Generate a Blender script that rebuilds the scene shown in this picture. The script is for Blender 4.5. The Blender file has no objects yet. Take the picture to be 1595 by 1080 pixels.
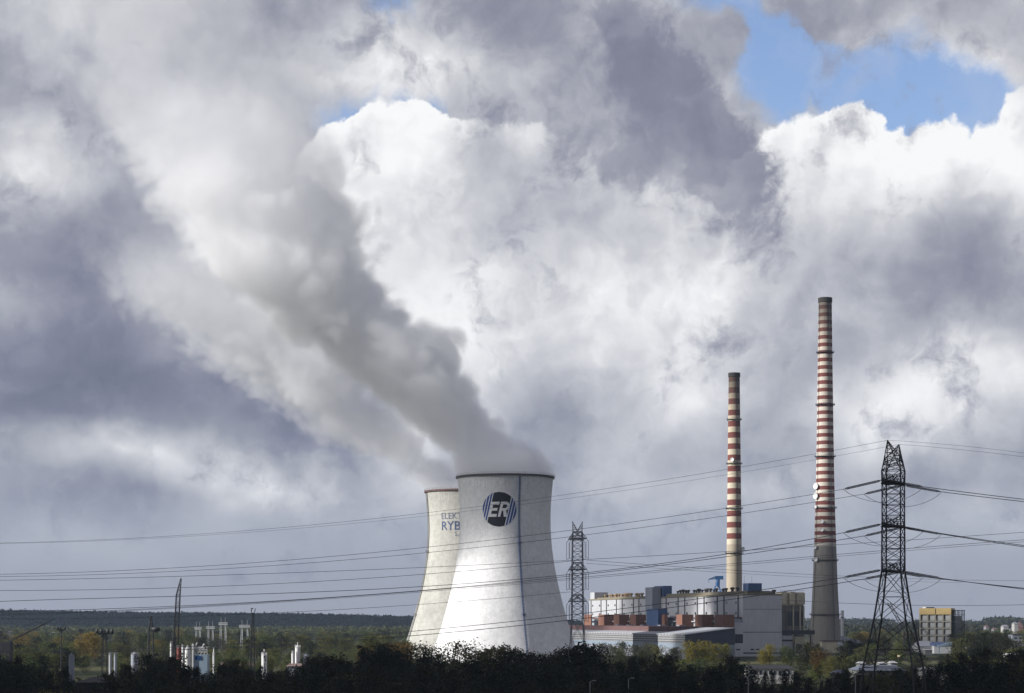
import bpy, bmesh, math, random
from mathutils import Vector, Matrix, noise as mnoise

S = bpy.context.scene
R = math.radians
F = 3100.0            # focal length in photo pixels
CX, HY = 797.5, 965.0  # principal column, horizon row of the photo
CAMZ = 28.0

# ------------------------------------------------------------------ camera
cam_d = bpy.data.cameras.new("camera")
cam = bpy.data.objects.new("camera", cam_d)
S.collection.objects.link(cam)
S.camera = cam
cam.location = (0, 0, CAMZ)
cam.rotation_euler = (R(90), 0, 0)
cam_d.sensor_width = 36.0
cam_d.lens = F / 1595 * 36
cam_d.shift_y = (HY - 540) / 1595
cam_d.clip_start = 1.0
cam_d.clip_end = 60000

# ------------------------------------------------------------------ sun
SUN_EL, SUN_AZ = 27.0, 76.5       # azimuth: degrees left of "behind the camera"
to_sun = Vector((-math.sin(R(SUN_AZ)) * math.cos(R(SUN_EL)), -math.cos(R(SUN_AZ)) * math.cos(R(SUN_EL)), math.sin(R(SUN_EL))))
sun_d = bpy.data.lights.new("sun", 'SUN')
sun_d.energy = 5.0
sun_d.angle = R(0.5)
sun_d.color = (1.0, 0.98, 0.955)
sun = bpy.data.objects.new("sun", sun_d)
S.collection.objects.link(sun)
sun.rotation_euler = to_sun.to_track_quat('Z', 'Y').to_euler()

S.view_settings.view_transform = 'Standard'
S.view_settings.look = 'None'
S.view_settings.exposure = 0.35
S.view_settings.gamma = 1.0
S.cycles.use_denoising = True
S.cycles.max_bounces = 24
S.cycles.diffuse_bounces = 3
S.cycles.glossy_bounces = 2
S.cycles.transmission_bounces = 4
S.cycles.transparent_max_bounces = 48
S.cycles.volume_bounces = 24
S.cycles.use_fast_gi = False
S.cycles.volume_step_rate = 1.0
S.cycles.volume_max_steps = 256

# ------------------------------------------------------------------ node helper
class N:
    """a socket with arithmetic"""
    nt = None
    def __init__(s, sock): s.s = sock
    @staticmethod
    def new(kind, **kw):
        n = N.nt.nodes.new(kind)
        for k, v in kw.items(): setattr(n, k, v)
        return n
    @staticmethod
    def link(v, sock):
        if isinstance(v, N): N.nt.links.new(v.s, sock)
        else: sock.default_value = v
    @staticmethod
    def m(op, *a, clamp=False):
        n = N.new('ShaderNodeMath', operation=op, use_clamp=clamp)
        for i, x in enumerate(a): N.link(x, n.inputs[i])
        return N(n.outputs[0])
    def __add__(s, o): return N.m('ADD', s, o)
    def __radd__(s, o): return N.m('ADD', o, s)
    def __sub__(s, o): return N.m('SUBTRACT', s, o)
    def __rsub__(s, o): return N.m('SUBTRACT', o, s)
    def __mul__(s, o): return N.m('MULTIPLY', s, o)
    def __rmul__(s, o): return N.m('MULTIPLY', o, s)
    def __truediv__(s, o): return N.m('DIVIDE', s, o)
def ma(a, b, c): return N.m('MULTIPLY_ADD', a, b, c)
def xyz(x, y, z=0.0):
    n = N.new('ShaderNodeCombineXYZ')
    for i, v in enumerate((x, y, z)): N.link(v, n.inputs[i])
    return N(n.outputs[0])
def sep(v):
    n = N.new('ShaderNodeSeparateXYZ'); N.link(v, n.inputs[0])
    return [N(o) for o in n.outputs]
def vm(op, a, b=None, scale=None):
    n = N.new('ShaderNodeVectorMath', operation=op)
    N.link(a, n.inputs[0])
    if b is not None: N.link(b, n.inputs[1])
    if scale is not None: N.link(scale, n.inputs['Scale'])
    return N(n.outputs[1] if op in ('LENGTH', 'DOT_PRODUCT', 'DISTANCE') else n.outputs[0])
def noise(v, scale, detail=4.0, rough=0.5, col=False, dist=0.0, lac=2.0, dims='2D', kind='FBM'):
    n = N.new('ShaderNodeTexNoise', noise_dimensions=dims)
    if kind != 'FBM': n.noise_type = kind
    if v is not None: N.link(v, n.inputs['Vector'])
    N.link(scale, n.inputs['Scale']); n.inputs['Detail'].default_value = detail
    n.inputs['Roughness'].default_value = rough; n.inputs['Distortion'].default_value = dist
    n.inputs['Lacunarity'].default_value = lac
    return N(n.outputs['Color' if col else 'Fac'])
def sstep(x, a, b, lo=0.0, hi=1.0, smooth=True):
    n = N.new('ShaderNodeMapRange', interpolation_type='SMOOTHSTEP' if smooth else 'LINEAR')
    n.clamp = True
    N.link(x, n.inputs[0])
    for i, v in enumerate((a, b, lo, hi)): N.link(v, n.inputs[1 + i])
    return N(n.outputs[0])
def mixc(f, a, b, mode='MIX'):
    n = N.new('ShaderNodeMix', data_type='RGBA', blend_type=mode)
    n.clamp_factor = True
    N.link(f, n.inputs[0])
    for v, i in ((a, 6), (b, 7)):
        if isinstance(v, N): N.link(v, n.inputs[i])
        else: n.inputs[i].default_value = (*v[:3], 1)
    return N(n.outputs[2])
def ramp(x, stops, interp='LINEAR'):
    n = N.new('ShaderNodeValToRGB'); N.link(x, n.inputs[0])
    cr = n.color_ramp; cr.interpolation = interp
    while len(cr.elements) < len(stops): cr.elements.new(0.5)
    for e, (p, c) in zip(cr.elements, stops):
        e.position = p; e.color = (*c[:3], 1)
    return N(n.outputs[0])
def lin(r, g, b):
    f = lambda c: (c / 255 / 12.92) if c / 255 <= 0.04045 else ((c / 255 + 0.055) / 1.055) ** 2.4
    return (f(r), f(g), f(b))
# ------------------------------------------------------------------ sky
world = bpy.data.worlds.new("World")
S.world = world
world.use_nodes = True
N.nt = world.node_tree
N.nt.nodes.clear()
KU = 31.0       # sky units per radian: about 100 photo pixels each

def azel(px, py):
    dx, dz = (px - CX), (HY - py)
    return (math.atan2(dx, F) * KU, math.atan2(dz, math.hypot(F, dx)) * KU)

def blobs(P, items, base=0.0):
    """sum of soft elliptical cloud masses: (px, py, rx, ry, turn, weight)"""
    acc = base
    for (px, py, rx, ry, rot, w) in items:
        mp = N.new('ShaderNodeMapping', vector_type='TEXTURE')
        N.link(P, mp.inputs['Vector'])
        u, v = azel(px, py)
        mp.inputs['Location'].default_value = (u, v, 0)
        mp.inputs['Rotation'].default_value = (0, 0, R(rot))
        mp.inputs['Scale'].default_value = (rx / 100, ry / 100, 1)
        g = N.new('ShaderNodeTexGradient', gradient_type='SPHERICAL')
        N.link(N(mp.outputs[0]), g.inputs[0])
        gs = N(g.outputs['Fac'])
        acc = ma(gs, w, acc)
    return acc

tc = N.new('ShaderNodeTexCoord')
D = N(tc.outputs['Generated'])
dx, dy, dz = sep(D)
U = N.m('ARCTAN2', dx, dy) * KU
V = N.m('ARCSINE', dz) * KU
P0 = xyz(U, V, 0.0)

def warp(P, scale, amp, detail, rough=0.55, off=0.0):
    c = noise(vm('ADD', P, (off, off * 1.7, off * 0.3 + 0.5)), scale, detail, rough, col=True)
    c = vm('SUBTRACT', c, (0.5, 0.5, 0.5))
    c = vm('MULTIPLY', c, (amp, amp, 0))
    return vm('ADD', P, c)

Pw = warp(P0, 0.55, 1.5, 7.0, 0.60)          # ragged outlines
Ps = warp(P0, 0.30, 1.6, 4.0, 0.50, off=7.3)  # broad soft drift
Pc = warp(P0, 0.9, 0.75, 7.0, 0.58, off=3.1)   # tight billows

def heap(P):        # cauliflower puffs: round bumps of every size
    n = N.new('ShaderNodeTexVoronoi', feature='F1', voronoi_dimensions='2D')
    n.normalize = True
    N.link(P, n.inputs['Vector']); n.inputs['Scale'].default_value = 1.25
    n.inputs['Detail'].default_value = 3.0; n.inputs['Roughness'].default_value = 0.5
    return N(n.outputs['Distance'])
fine = noise(Pw, 0.9, 8.0, 0.6)
soft = noise(Ps, 0.42, 5.0, 0.5)
fold = noise(Pc, 0.8, 6.0, 0.55) - noise(vm('ADD', Pc, (-0.20, 0.18, 0)), 0.8, 6.0, 0.55)
h0 = heap(Pc)
puff = heap(vm('ADD', Pc, (-0.14, 0.15, 0))) - h0     # each puff turns its brighter side to the upper left

# --- broad light and dark of the cloud deck
deck = blobs(Ps, [
    # lights
    (620, 420, 220, 230, 0, 0.22), (760, 330, 330, 260, 0, 0.18), (660, 540, 130, 150, 0, 0.22),
    (900, 420, 360, 200, 0, 0.24), (780, 590, 190, 100, 30, 0.30), (1110, 420, 260, 140, 0, 0.18), (980, 480, 220, 100, 0, 0.10),
    (40, 265, 150, 90, 0, 0.42), (130, 60, 160, 110, 0, 0.12), (340, 260, 110, 140, 0, 0.10),
    (1090, 620, 170, 110, 25, 0.34), (1390, 650, 130, 100, 0, 0.26), (1530, 570, 150, 130, 0, 0.34), (1240, 790, 260, 80, 0, 0.06),
    (190, 700, 210, 55, -8, 0.40), (400, 760, 190, 65, 18, 0.32), (240, 860, 330, 50, 0, 0.14), (640, 690, 110, 120, 0, 0.30),
    (640, 90, 230, 100, 0, 0.40), (1500, 110, 190, 120, 0, 0.28), (1540, 820, 200, 70, 0, 0.26),
    # darks
    (110, 400, 260, 170, 0, -0.30), (90, 590, 350, 120, 8, -0.42), (400, 660, 280, 80, -12, -0.44), (170, 345, 130, 70, 0, -0.16),
    (110, 775, 350, 75, 0, -0.16), (420, 40, 300, 170, 0, -0.12), (180, 190, 200, 130, 0, -0.10),
    (1500, 440, 150, 100, -20, -0.20), (1350, 500, 330, 80, 0, -0.02), (980, 720, 240, 100, 0, -0.05), (1430, 780, 260, 100, 0, -0.08), (1250, 680, 120, 120, 0, -0.10),
    (1330, 20, 330, 70, 0, -0.10), (1220, 570, 150, 90, 0, -0.10), (900, 640, 120, 80, 0, -0.03), (740, 10, 160, 90, 0, -0.26), (1000, 560, 160, 80, 0, 0.10),
], 0.56)
# towards the horizon the deck evens out to a lavender grey
hz = sstep(V, 0.0, 2.4, 1.0, 0.0)
edge = noise(vm('ADD', Pc, (4.0, 9.0, 0.0)), 0.38, 9.0, 0.58)
edge2 = noise(vm('ADD', Pc, (14.0, 3.0, 0.0)), 0.62, 8.0, 0.58)
heaps = sstep(edge, 0.45, 0.56) * 0.09 + sstep(edge2, 0.48, 0.58) * 0.05 - 0.065
tex = (soft - 0.5) * 0.40 + (fine - 0.5) * 0.12 + fold * 0.30 + heaps + puff * 0.05
lum = deck + tex * sstep(hz, 0.0, 1.0, 1.0, 0.3)
lum = N.m('ADD', lum * (1.0 - hz), hz * 0.445)
# overhead and behind the viewer the unseen deck is darkened to lower the ambient light
heavy = N.m('MAXIMUM', sstep(V, 10.5, 18.0), sstep(N.m('ABSOLUTE', U), 11.0, 22.0))
lum = lum - heavy * 0.19

# --- the heaped white cumulus, with a crisp upper edge
cum_f = blobs(Pc, [
    (1270, 290, 160, 160, 0, 1.0), (1335, 280, 95, 130, 0, 0.8), (1462, 285, 105, 140, 0, 1.1), (1605, 255, 95, 135, 0, 1.5),
    (1200, 360, 190, 150, 0, 0.8), (1530, 390, 190, 170, 0, 0.9), (1390, 420, 260, 170, 0, 1.0),
    (630, 235, 95, 120, 0, 1.1), (540, 250, 100, 80, 0, 1.2), (740, 270, 190, 130, 0, 0.9), (900, 340, 260, 160, 0, 0.8), (660, 400, 190, 220, 0, 1.0),
], 0.0)
cum = sstep(cum_f + (fine - 0.5) * 0.12 - (h0 - 0.35) * 0.38, 0.33, 0.43)
cum_l = blobs(Ps, [
    (1270, 260, 230, 150, 0, 0.42), (1440, 240, 150, 120, 0, 0.46), (1600, 240, 110, 150, 0, 0.55), (540, 260, 150, 120, 0, 0.40),
    (640, 200, 130, 100, 0, 0.34), (640, 400, 150, 210, 0, 0.26), (1360, 360, 240, 120, 0, 0.12),
    (1510, 440, 150, 100, -20, -0.20), (1410, 510, 300, 80, 0, -0.04), (760, 290, 180, 120, 0, 0.10), (1180, 430, 160, 80, 0, 0.14), (900, 400, 300, 120, 0, 0.08),
], 0.62) + tex * 0.55 + puff * 0.26 + sstep(cum_f, 0.25, 1.1, 0.16, -0.10)
GREY = [(0.0, lin(104, 108, 126)), (0.22, lin(124, 126, 146)), (0.40, lin(149, 151, 165)), (0.56, lin(178, 180, 189)),
        (0.72, lin(206, 207, 212)), (0.88, lin(238, 238, 240)), (1.0, lin(254, 254, 254))]
deck_c = ramp(lum, GREY)
cum_c = ramp(cum_l, GREY)

# --- holes with blue sky
hole = blobs(Pw, [
    (1370, 140, 240, 130, -8, 1.5), (1180, 40, 190, 80, -35, 1.4), (1440, 190, 150, 90, 0, 0.9), (1250, 120, 120, 90, 0, 0.7), (1390, 220, 100, 60, 0, 0.7),
    (590, 172, 170, 60, 0, 1.1), (610, 10, 60, 35, 0, 0.9), (1282, 150, 55, 80, 10, -1.2), (1150, 70, 60, 60, 0, -0.3), (1330, 60, 90, 40, -10, -0.5), (1270, 10, 170, 60, 0, -0.6), (1130, 60, 60, 60, 0, -0.7),
], 0.0)
hole_m = sstep(hole + (fine - 0.5) * 0.9, 0.10, 0.80)

sky = N.new('ShaderNodeTexSky', sky_type='NISHITA')
sky.sun_disc = False
sky.sun_elevation = R(SUN_EL)
sky.sun_rotation = R(180 + SUN_AZ)
sky.air_density = 1.0; sky.dust_density = 0.8; sky.ozone_density = 2.0
blue = vm('MULTIPLY', N(sky.outputs[0]), (1.22, 1.20, 1.36))
blue = mixc(sstep(fine, 0.42, 0.85, 0.03, 0.38), blue, (4.4, 4.6, 5.2))
BG = 0.1
EXPO = 2.0 ** S.view_settings.exposure
def up(c):     # cloud colours are radiances; the Background strength is BG
    return vm('SCALE', c, scale=1.0 / (BG * EXPO))
c = mixc(hole_m, up(deck_c), blue)
c = mixc(cum * sstep(V, 4.4, 6.2), c, up(cum_c))

# --- low dark scud drifting in front
sc_f = blobs(Pw, [
    (1000, 105, 180, 110, -35, 1.0), (1070, 190, 190, 105, -38, 1.0), (1155, 270, 180, 75, -42, 1.0), (1050, 265, 190, 95, -15, 0.7),
    (930, 225, 170, 95, -20, 0.6), (850, 110, 140, 120, 20, 0.42), (720, 15, 190, 75, 0, 0.55), (1130, 350, 120, 60, -40, 0.5), (930, 25, 100, 80, 0, 0.4),
    (880, 60, 80, 110, 0, -0.4), (960, 200, 90, 50, -20, -0.3), (1180, 110, 70, 90, 0, -0.5),
], 0.0)
sc_n = noise(Pc, 1.1, 8.0, 0.62)
sc = sstep(sc_f + (sc_n - 0.5) * 2.3 + (soft - 0.5) * 1.2, 0.10, 0.85)
core = blobs(Ps, [(1040, 130, 200, 120, -25, -0.18), (1170, 270, 150, 80, -35, -0.16), (920, 200, 150, 100, 0, 0.14), (1060, 300, 160, 80, 0, 0.12), (740, 30, 140, 90, 0, 0.06)], 0.36)
sc_c = ramp(core + tex * 0.7 + puff * 0.10 + (sc_n - 0.5) * -0.25, GREY)
c = mixc(sc * 0.88, c, up(sc_c))

bg = N.new('ShaderNodeBackground')
N.link(c, bg.inputs[0]); bg.inputs[1].default_value = BG
out = N.new('ShaderNodeOutputWorld')
N.nt.links.new(bg.outputs[0], out.inputs[0])
world.cycles.sampling_method = 'MANUAL'
world.cycles.sample_map_resolution = 512
# ------------------------------------------------------------------ places: photo column/row at a distance -> metres
def X(px, Y): return (px - CX) / F * Y
def Z(py, Y): return CAMZ + (HY - py) / F * Y
def at(px, py, Y): return Vector((X(px, Y), Y, Z(py, Y)))

# ------------------------------------------------------------------ materials
def principled(name):
    m = bpy.data.materials.new(name)
    m.use_nodes = True
    N.nt = m.node_tree
    b = next(n for n in N.nt.nodes if n.type == 'BSDF_PRINCIPLED')
    return m, b
def objco():
    t = N.new('ShaderNodeTexCoord'); return N(t.outputs['Object'])
def geopos():
    t = N.new('ShaderNodeNewGeometry'); return N(t.outputs['Position'])
def rnd():
    t = N.new('ShaderNodeObjectInfo'); return N(t.outputs['Random'])

MATS = {}
def plain(name, col, rough=0.7, var=0.25, scale=0.25, streak=0.0, metal=0.0, spec=0.3, perobj=0.0):
    """weathered paint or metal: blotches and, if asked, rain streaks"""
    if name in MATS: return MATS[name]
    m, b = principled(name)
    p = geopos()
    f = noise(p, scale, 5.0, 0.6, dims='3D')
    f2 = noise(p, scale * 7, 3.0, 0.6, dims='3D')
    k = 1.0 - var * 0.5 + (f - 0.5) * var * 1.3 + (f2 - 0.5) * var * 0.8
    if streak:
        s = noise(vm('MULTIPLY', p, (1.0, 1.0, 0.06)), 1.3, 4.0, 0.6, dims='3D')
        k = k + (s - 0.5) * streak
    if perobj: k = k * (1.0 - perobj * 0.5 + rnd() * perobj)
    c = vm('SCALE', (col[0], col[1], col[2]), scale=k)
    N.link(c, b.inputs['Base Color'])
    b.inputs['Roughness'].default_value = rough
    b.inputs['Metallic'].default_value = metal
    b.inputs['Specular IOR Level'].default_value = spec
    MATS[name] = m
    return m

# ------------------------------------------------------------------ mesh collecting
class MB:
    def __init__(s): s.v = []; s.f = []; s.mi = []; s.smooth = False
    def quad(s, *pts, mi=0):
        i = len(s.v); s.v += [tuple(p) for p in pts]
        s.f.append(tuple(range(i, i + len(pts)))); s.mi.append(mi)
    def grid(s, rows, closed=True, mi=0, mis=None):
        i0 = len(s.v); n = len(rows[0])
        for r in rows: s.v += [tuple(p) for p in r]
        for a in range(len(rows) - 1):
            for b in range(n if closed else n - 1):
                c = (b + 1) % n
                s.f.append((i0 + a * n + b, i0 + a * n + c, i0 + (a + 1) * n + c, i0 + (a + 1) * n + b))
                s.mi.append(mis[a] if mis else mi)
    def box(s, lo, hi, fr=None, mi=0):
        pts = [Vector((x, y, z)) for z in (lo[2], hi[2]) for y in (lo[1], hi[1]) for x in (lo[0], hi[0])]
        if fr: pts = [fr(p) for p in pts]
        i = len(s.v); s.v += [tuple(p) for p in pts]
        for q in ((0, 2, 3, 1), (4, 5, 7, 6), (0, 1, 5, 4), (2, 6, 7, 3), (0, 4, 6, 2), (1, 3, 7, 5)):
            s.f.append(tuple(i + k for k in q)); s.mi.append(mi)
        return s
    def bar(s, a, b, r, r2=None, n=4, mi=0, caps=True):
        a, b = Vector(a), Vector(b); d = b - a
        if d.length < 1e-6: return s
        r2 = r if r2 is None else r2
        q = d.to_track_quat('Z', 'Y')
        i = len(s.v)
        for p, rr in ((a, r), (b, r2)):
            for k in range(n):
                t = 2 * math.pi * (k + 0.5) / n
                s.v.append(tuple(p + q @ Vector((math.cos(t) * rr, math.sin(t) * rr, 0))))
        for k in range(n):
            l = (k + 1) % n
            s.f.append((i + k, i + l, i + n + l, i + n + k)); s.mi.append(mi)
        if caps:
            s.f.append(tuple(i + k for k in reversed(range(n)))); s.mi.append(mi)
            s.f.append(tuple(i + n + k for k in range(n))); s.mi.append(mi)
        return s
    def path(s, pts, r, n=4):
        for a, b in zip(pts, pts[1:]): s.bar(a, b, r, n=n, caps=False)
        return s
    def lathe(s, prof, c=(0, 0), n=48, mi=0, mis=None):
        s.grid([[(c[0] + r * math.cos(2 * math.pi * k / n), c[1] + r * math.sin(2 * math.pi * k / n), z) for k in range(n)] for r, z in prof], True, mi, mis)
        return s
    def disc(s, r, z, c=(0, 0), n=48, mi=0):
        s.quad(*[(c[0] + r * math.cos(2 * math.pi * k / n), c[1] + r * math.sin(2 * math.pi * k / n), z) for k in range(n)], mi=mi)
        return s
    def build(s, name, mats, parent=None, origin=None, smooth=None):
        me = bpy.data.meshes.new(name)
        o = Vector(origin) if origin is not None else (Vector(parent['_o']) if parent is not None else Vector((0, 0, 0)))
        me.from_pydata([(p[0] - o.x, p[1] - o.y, p[2] - o.z) for p in s.v], [], s.f)
        if not isinstance(mats, (list, tuple)): mats = [mats]
        for m in mats: me.materials.append(m)
        if len(mats) > 1: me.polygons.foreach_set('material_index', s.mi)
        if s.smooth if smooth is None else smooth: me.shade_smooth()
        me.update()
        ob = bpy.data.objects.new(name, me)
        S.collection.objects.link(ob)
        ob['_o'] = list(o)
        if parent is not None:
            ob.parent = parent
            po = Vector(parent['_o'])
            ob.location = o - po
        else: ob.location = o
        return ob

def tag(o, label=None, cat=None, group=None, kind=None):
    if label: o['label'] = label
    if cat: o['category'] = cat
    if group: o['group'] = group
    if kind: o['kind'] = kind
    return o
def thing(name, loc, label, cat, group=None):
    o = bpy.data.objects.new(name, None)
    S.collection.objects.link(o)
    o.location = loc; o['_o'] = list(loc)
    o.empty_display_size = 1.0
    return tag(o, label, cat, group)
def copy_thing(root, loc, rz=0.0, sc=1.0, label=None, group=None):
    r = root.copy(); S.collection.objects.link(r)
    r.location = loc; r.rotation_euler = (0, 0, rz)
    r.scale = sc if isinstance(sc, tuple) else (sc, sc, sc)
    if label: r['label'] = label
    if group: r['group'] = group
    for ch in list(root.children):
        c = ch.copy(); S.collection.objects.link(c); c.parent = r
        for g in list(ch.children):
            d = g.copy(); S.collection.objects.link(d); d.parent = c
    return r

def frame(o, ang):
    """local frame: x along direction `ang` (degrees from world +X), y to its left"""
    c, s_ = math.cos(R(ang)), math.sin(R(ang)); o = Vector(o)
    return lambda p: Vector((o.x + c * p[0] - s_ * p[1], o.y + s_ * p[0] + c * p[1], o.z + p[2]))
# ------------------------------------------------------------------ ground, hills
def ground_z(x, y):
    z = 0.0
    t = max(0.0, min(1.0, math.hypot(x * 0.35, y) / 290.0)); z += 25.5 * (1 - t * t * (3 - 2 * t))
    return z
m, b = principled('field_grass')
p = geopos()
f = noise(p, 0.012, 6.0, 0.6, dims='3D'); g = noise(p, 0.15, 4.0, 0.6, dims='3D'); far = noise(vm('MULTIPLY', p, (0.25, 1.0, 1.0)), 0.006, 3.0, 0.5, dims='3D')
c = mixc(sstep(f, 0.40, 0.62), (0.024, 0.030, 0.012), (0.045, 0.047, 0.019))
c = mixc(sstep(far, 0.56, 0.64), c, (0.085, 0.082, 0.038))
c = vm('SCALE', c, scale=0.7 + g * 0.6)
N.link(c, b.inputs['Base Color']); b.inputs['Roughness'].default_value = 0.95; b.inputs['Specular IOR Level'].default_value = 0.1
M_GRASS = m
mb = MB()
xs = [-9000, -6000, -4000, -2500, -1500, -900, -600] + list(range(-450, 451, 50)) + [600, 900, 1500, 2500, 4000, 6000, 9000]
ys = [-600, -450] + list(range(-350, 351, 50)) + [420, 600, 900, 1400, 2200, 3200, 5000, 8000, 11500]
mb.grid([[(x, y, ground_z(x, y)) for x in xs] for y in ys], closed=False)
tag(mb.build('ground', M_GRASS, smooth=True), kind='structure')

def hill_h(x, y):
    """the long wooded ridge on the left and the lower one on the right"""
    q = CX + x / y * F
    def bump(q, a, b, s): return 1 / (1 + math.exp(-(q - a) / s)) / (1 + math.exp((q - b) / s))
    amp = 30 * bump(q, -400, 700, 120) + 12 * bump(q, -600, 90, 50) + 12 * bump(q, 1240, 1480, 60) + 4 * bump(q, 900, 2200, 150)
    s = max(0.0, min(1.0, (y - 4300) / 1300)); s = s * s * (3 - 2 * s)
    return amp * s * (1 + 0.12 * mnoise.noise(Vector((x * 0.0015, y * 0.0012, 3.3)))) 
mb = MB()
ys = [4250 + 90 * i for i in range(22)]; xs = [-2600 + 60 * i for i in range(92)]
mb.grid([[(x, y, hill_h(x, y) - (0.6 if y == ys[0] else -0.3)) for x in xs] for y in ys], closed=False)
tag(mb.build('hills', M_GRASS, smooth=True), kind='structure')
# ------------------------------------------------------------------ cooling towers
def tower_concrete(name, col, dirt):
    m, b = principled(name)
    t = N.new('ShaderNodeTexCoord'); p = N(t.outputs['Object'])
    x, y, z = sep(p)
    big = noise(p, 0.035, 5.0, 0.62, dims='3D'); mid = noise(p, 0.22, 5.0, 0.65, dims='3D')
    ang = N.m('ARCTAN2', y, x)
    st = noise(xyz(ang * 40.0, z * 0.05, 0.0), 1.0, 5.0, 0.65)
    st2 = noise(xyz(ang * 140.0, z * 0.10, 3.0), 1.0, 3.0, 0.6)
    lift = N.m('FRACT', z * (1 / 1.35)); ln = sstep(lift, 0.0, 0.14, 1.0, 0.0)
    patch = N.new('ShaderNodeTexVoronoi', feature='F1'); N.link(xyz(ang * 24.0, z * 0.72, 1.0), patch.inputs['Vector']); patch.inputs['Scale'].default_value = 1.0
    pc = sep(N(patch.outputs['Color']))[0]
    k = 1.0 + (big - 0.5) * 0.40 * dirt + (mid - 0.5) * 0.36 * dirt + (st - 0.5) * 0.20 * dirt + (st2 - 0.5) * 0.06 * dirt - ln * 0.04 * dirt + (pc - 0.5) * 0.10 * dirt
    top = sstep(z, 104.0, 121.0) * sstep(st, 0.35, 0.75)
    k = k - top * 0.30 * dirt
    c = vm('SCALE', col, scale=k)
    N.link(c, b.inputs['Base Color']); b.inputs['Roughness'].default_value = 0.8; b.inputs['Specular IOR Level'].default_value = 0.25
    bp = N.new('ShaderNodeBump'); bp.inputs['Strength'].default_value = 0.35; bp.inputs['Distance'].default_value = 0.25
    N.link(mid, bp.inputs['Height']); N.nt.links.new(bp.outputs[0], b.inputs['Normal'])
    return m
TP = [(50.0, 0), (47.0, 8), (43.6, 18), (40.6, 28), (37.9, 38), (35.4, 48), (33.3, 58), (31.6, 68), (30.5, 77), (29.9, 86), (29.7, 94), (29.9, 102), (30.5, 110), (31.2, 117), (31.6, 121.5)]
def tower_r(z):
    for (r0, z0), (r1, z1) in zip(TP, TP[1:]):
        if z <= z1:
            return r0 + (r1 - r0) * (z - z0) / (z1 - z0)
    return TP[-1][0]
def smooth_prof():
    out = []
    for k in range(122):
        z = 121.5 * k / 121
        r = (tower_r(max(0, z - 4)) + tower_r(min(121.5, z + 4)) + 2 * tower_r(z)) / 4
        out.append((r, z))
    return out
PROF = smooth_prof()
def pr(z):
    k = max(0, min(120.999, z / 121.5 * 121)); i = int(k); f = k - i
    return PROF[i][0] * (1 - f) + PROF[i + 1][0] * f
M_WHITE_T = tower_concrete('white_painted_concrete', (0.72, 0.715, 0.70), 1.15)
M_CREAM_T = tower_concrete('cream_weathered_concrete', (0.44, 0.43, 0.385), 1.5)
M_RIMD = plain('dark_rim', (0.07, 0.06, 0.06), 0.8)
M_RIMR = plain('rusty_rim', (0.13, 0.075, 0.065), 0.8)
M_LADB = plain('blue_ladder_paint', (0.11, 0.16, 0.30), 0.5)
M_LADG = plain('grey_ladder_steel', (0.12, 0.12, 0.13), 0.5)

def cooling_tower(cx, cy, mat, rim_m, lad_m, lad_deg, label):
    t = thing('cooling_tower', (cx, cy, 0), label, 'cooling tower')
    mb = MB()
    mb.lathe(PROF + [(31.0, 121.5)] + [(r - 0.7, z) for r, z in reversed(PROF[1::4])], (cx, cy), 144)
    mb.build('shell', mat, t, smooth=True)
    mb = MB()
    mb.lathe([(pr(120.4), 120.4), (32.5, 120.5), (32.5, 121.75), (30.9, 121.75)], (cx, cy), 120)
    mb.build('rim', rim_m, t)
    mb = MB()                                # hand-rail of the rim walkway
    n = 96
    for zz in (122.3, 122.9):
        mb.path([(cx + 32.4 * math.cos(2 * math.pi * k / n), cy + 32.4 * math.sin(2 * math.pi * k / n), zz) for k in range(n + 1)], 0.05)
    for k in range(0, n, 2):
        a = 2 * math.pi * k / n
        mb.bar((cx + 32.4 * math.cos(a), cy + 32.4 * math.sin(a), 121.7), (cx + 32.4 * math.cos(a), cy + 32.4 * math.sin(a), 122.9), 0.05)
    mb.build('railing', rim_m, t)
    a = R(-90 + lad_deg)                      # caged ladder along one meridian
    er = Vector((math.cos(a), math.sin(a), 0)); et = Vector((-math.sin(a), math.cos(a), 0))
    P = lambda z, o, s: Vector((cx, cy, z)) + er * (pr(z) + o) + et * s
    mb = MB()
    zs = [2 + 2.0 * k for k in range(60)]
    for s_ in (-0.45, 0.45):
        for o in (0.35, 1.05): mb.path([P(z, o, s_) for z in zs], 0.10)
    for z in zs:
        ring = [P(z, 0.35, -0.45), P(z, 1.05, -0.45), P(z, 1.05, 0.45), P(z, 0.35, 0.45)]
        mb.path(ring, 0.07)
        mb.bar(P(z, 0.2, 0), P(z, 0.6, 0), 0.10)
    for z in zs[:-1]:
        mb.bar(P(z, 0.35, -0.40), P(z + 2, 0.35, 0.40), 0.06)
        mb.bar(P(z, 0.30, -0.05), P(z + 2, 0.30, -0.05), 0.17)
    mb.build('ladder', lad_m, t)
    for z in (31, 77):
        mb = MB()
        c = [P(z, 0.0, -1.3), P(z, 1.9, -1.3), P(z, 1.9, 1.3), P(z, 0.0, 1.3)]
        d = [p + Vector((0, 0, 0.25)) for p in c]
        mb.quad(*c); mb.quad(*reversed(d))
        for i in range(4): mb.quad(c[i], c[(i + 1) % 4], d[(i + 1) % 4], d[i])
        e = [p + Vector((0, 0, 1.2)) for p in c]
        mb.path([e[0], e[1], e[2], e[3]], 0.08)
        for p, q in zip(c, e): mb.bar(p, q, 0.08)
        mb.build('ladder_platform', lad_m, t)
    return t
TX, TY = X(787, 1308), 1308.0
T1 = cooling_tower(TX, TY, M_WHITE_T, M_RIMD, M_LADB, 17.4, 'white steaming cooling tower in front, with the round emblem high on its shell')
BX, BY = X(730, 1456), 1456.0
T2 = cooling_tower(BX, BY, M_CREAM_T, M_RIMR, M_LADG, -72.0, 'cream weathered cooling tower half hidden behind the white one, blue lettering')

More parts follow.
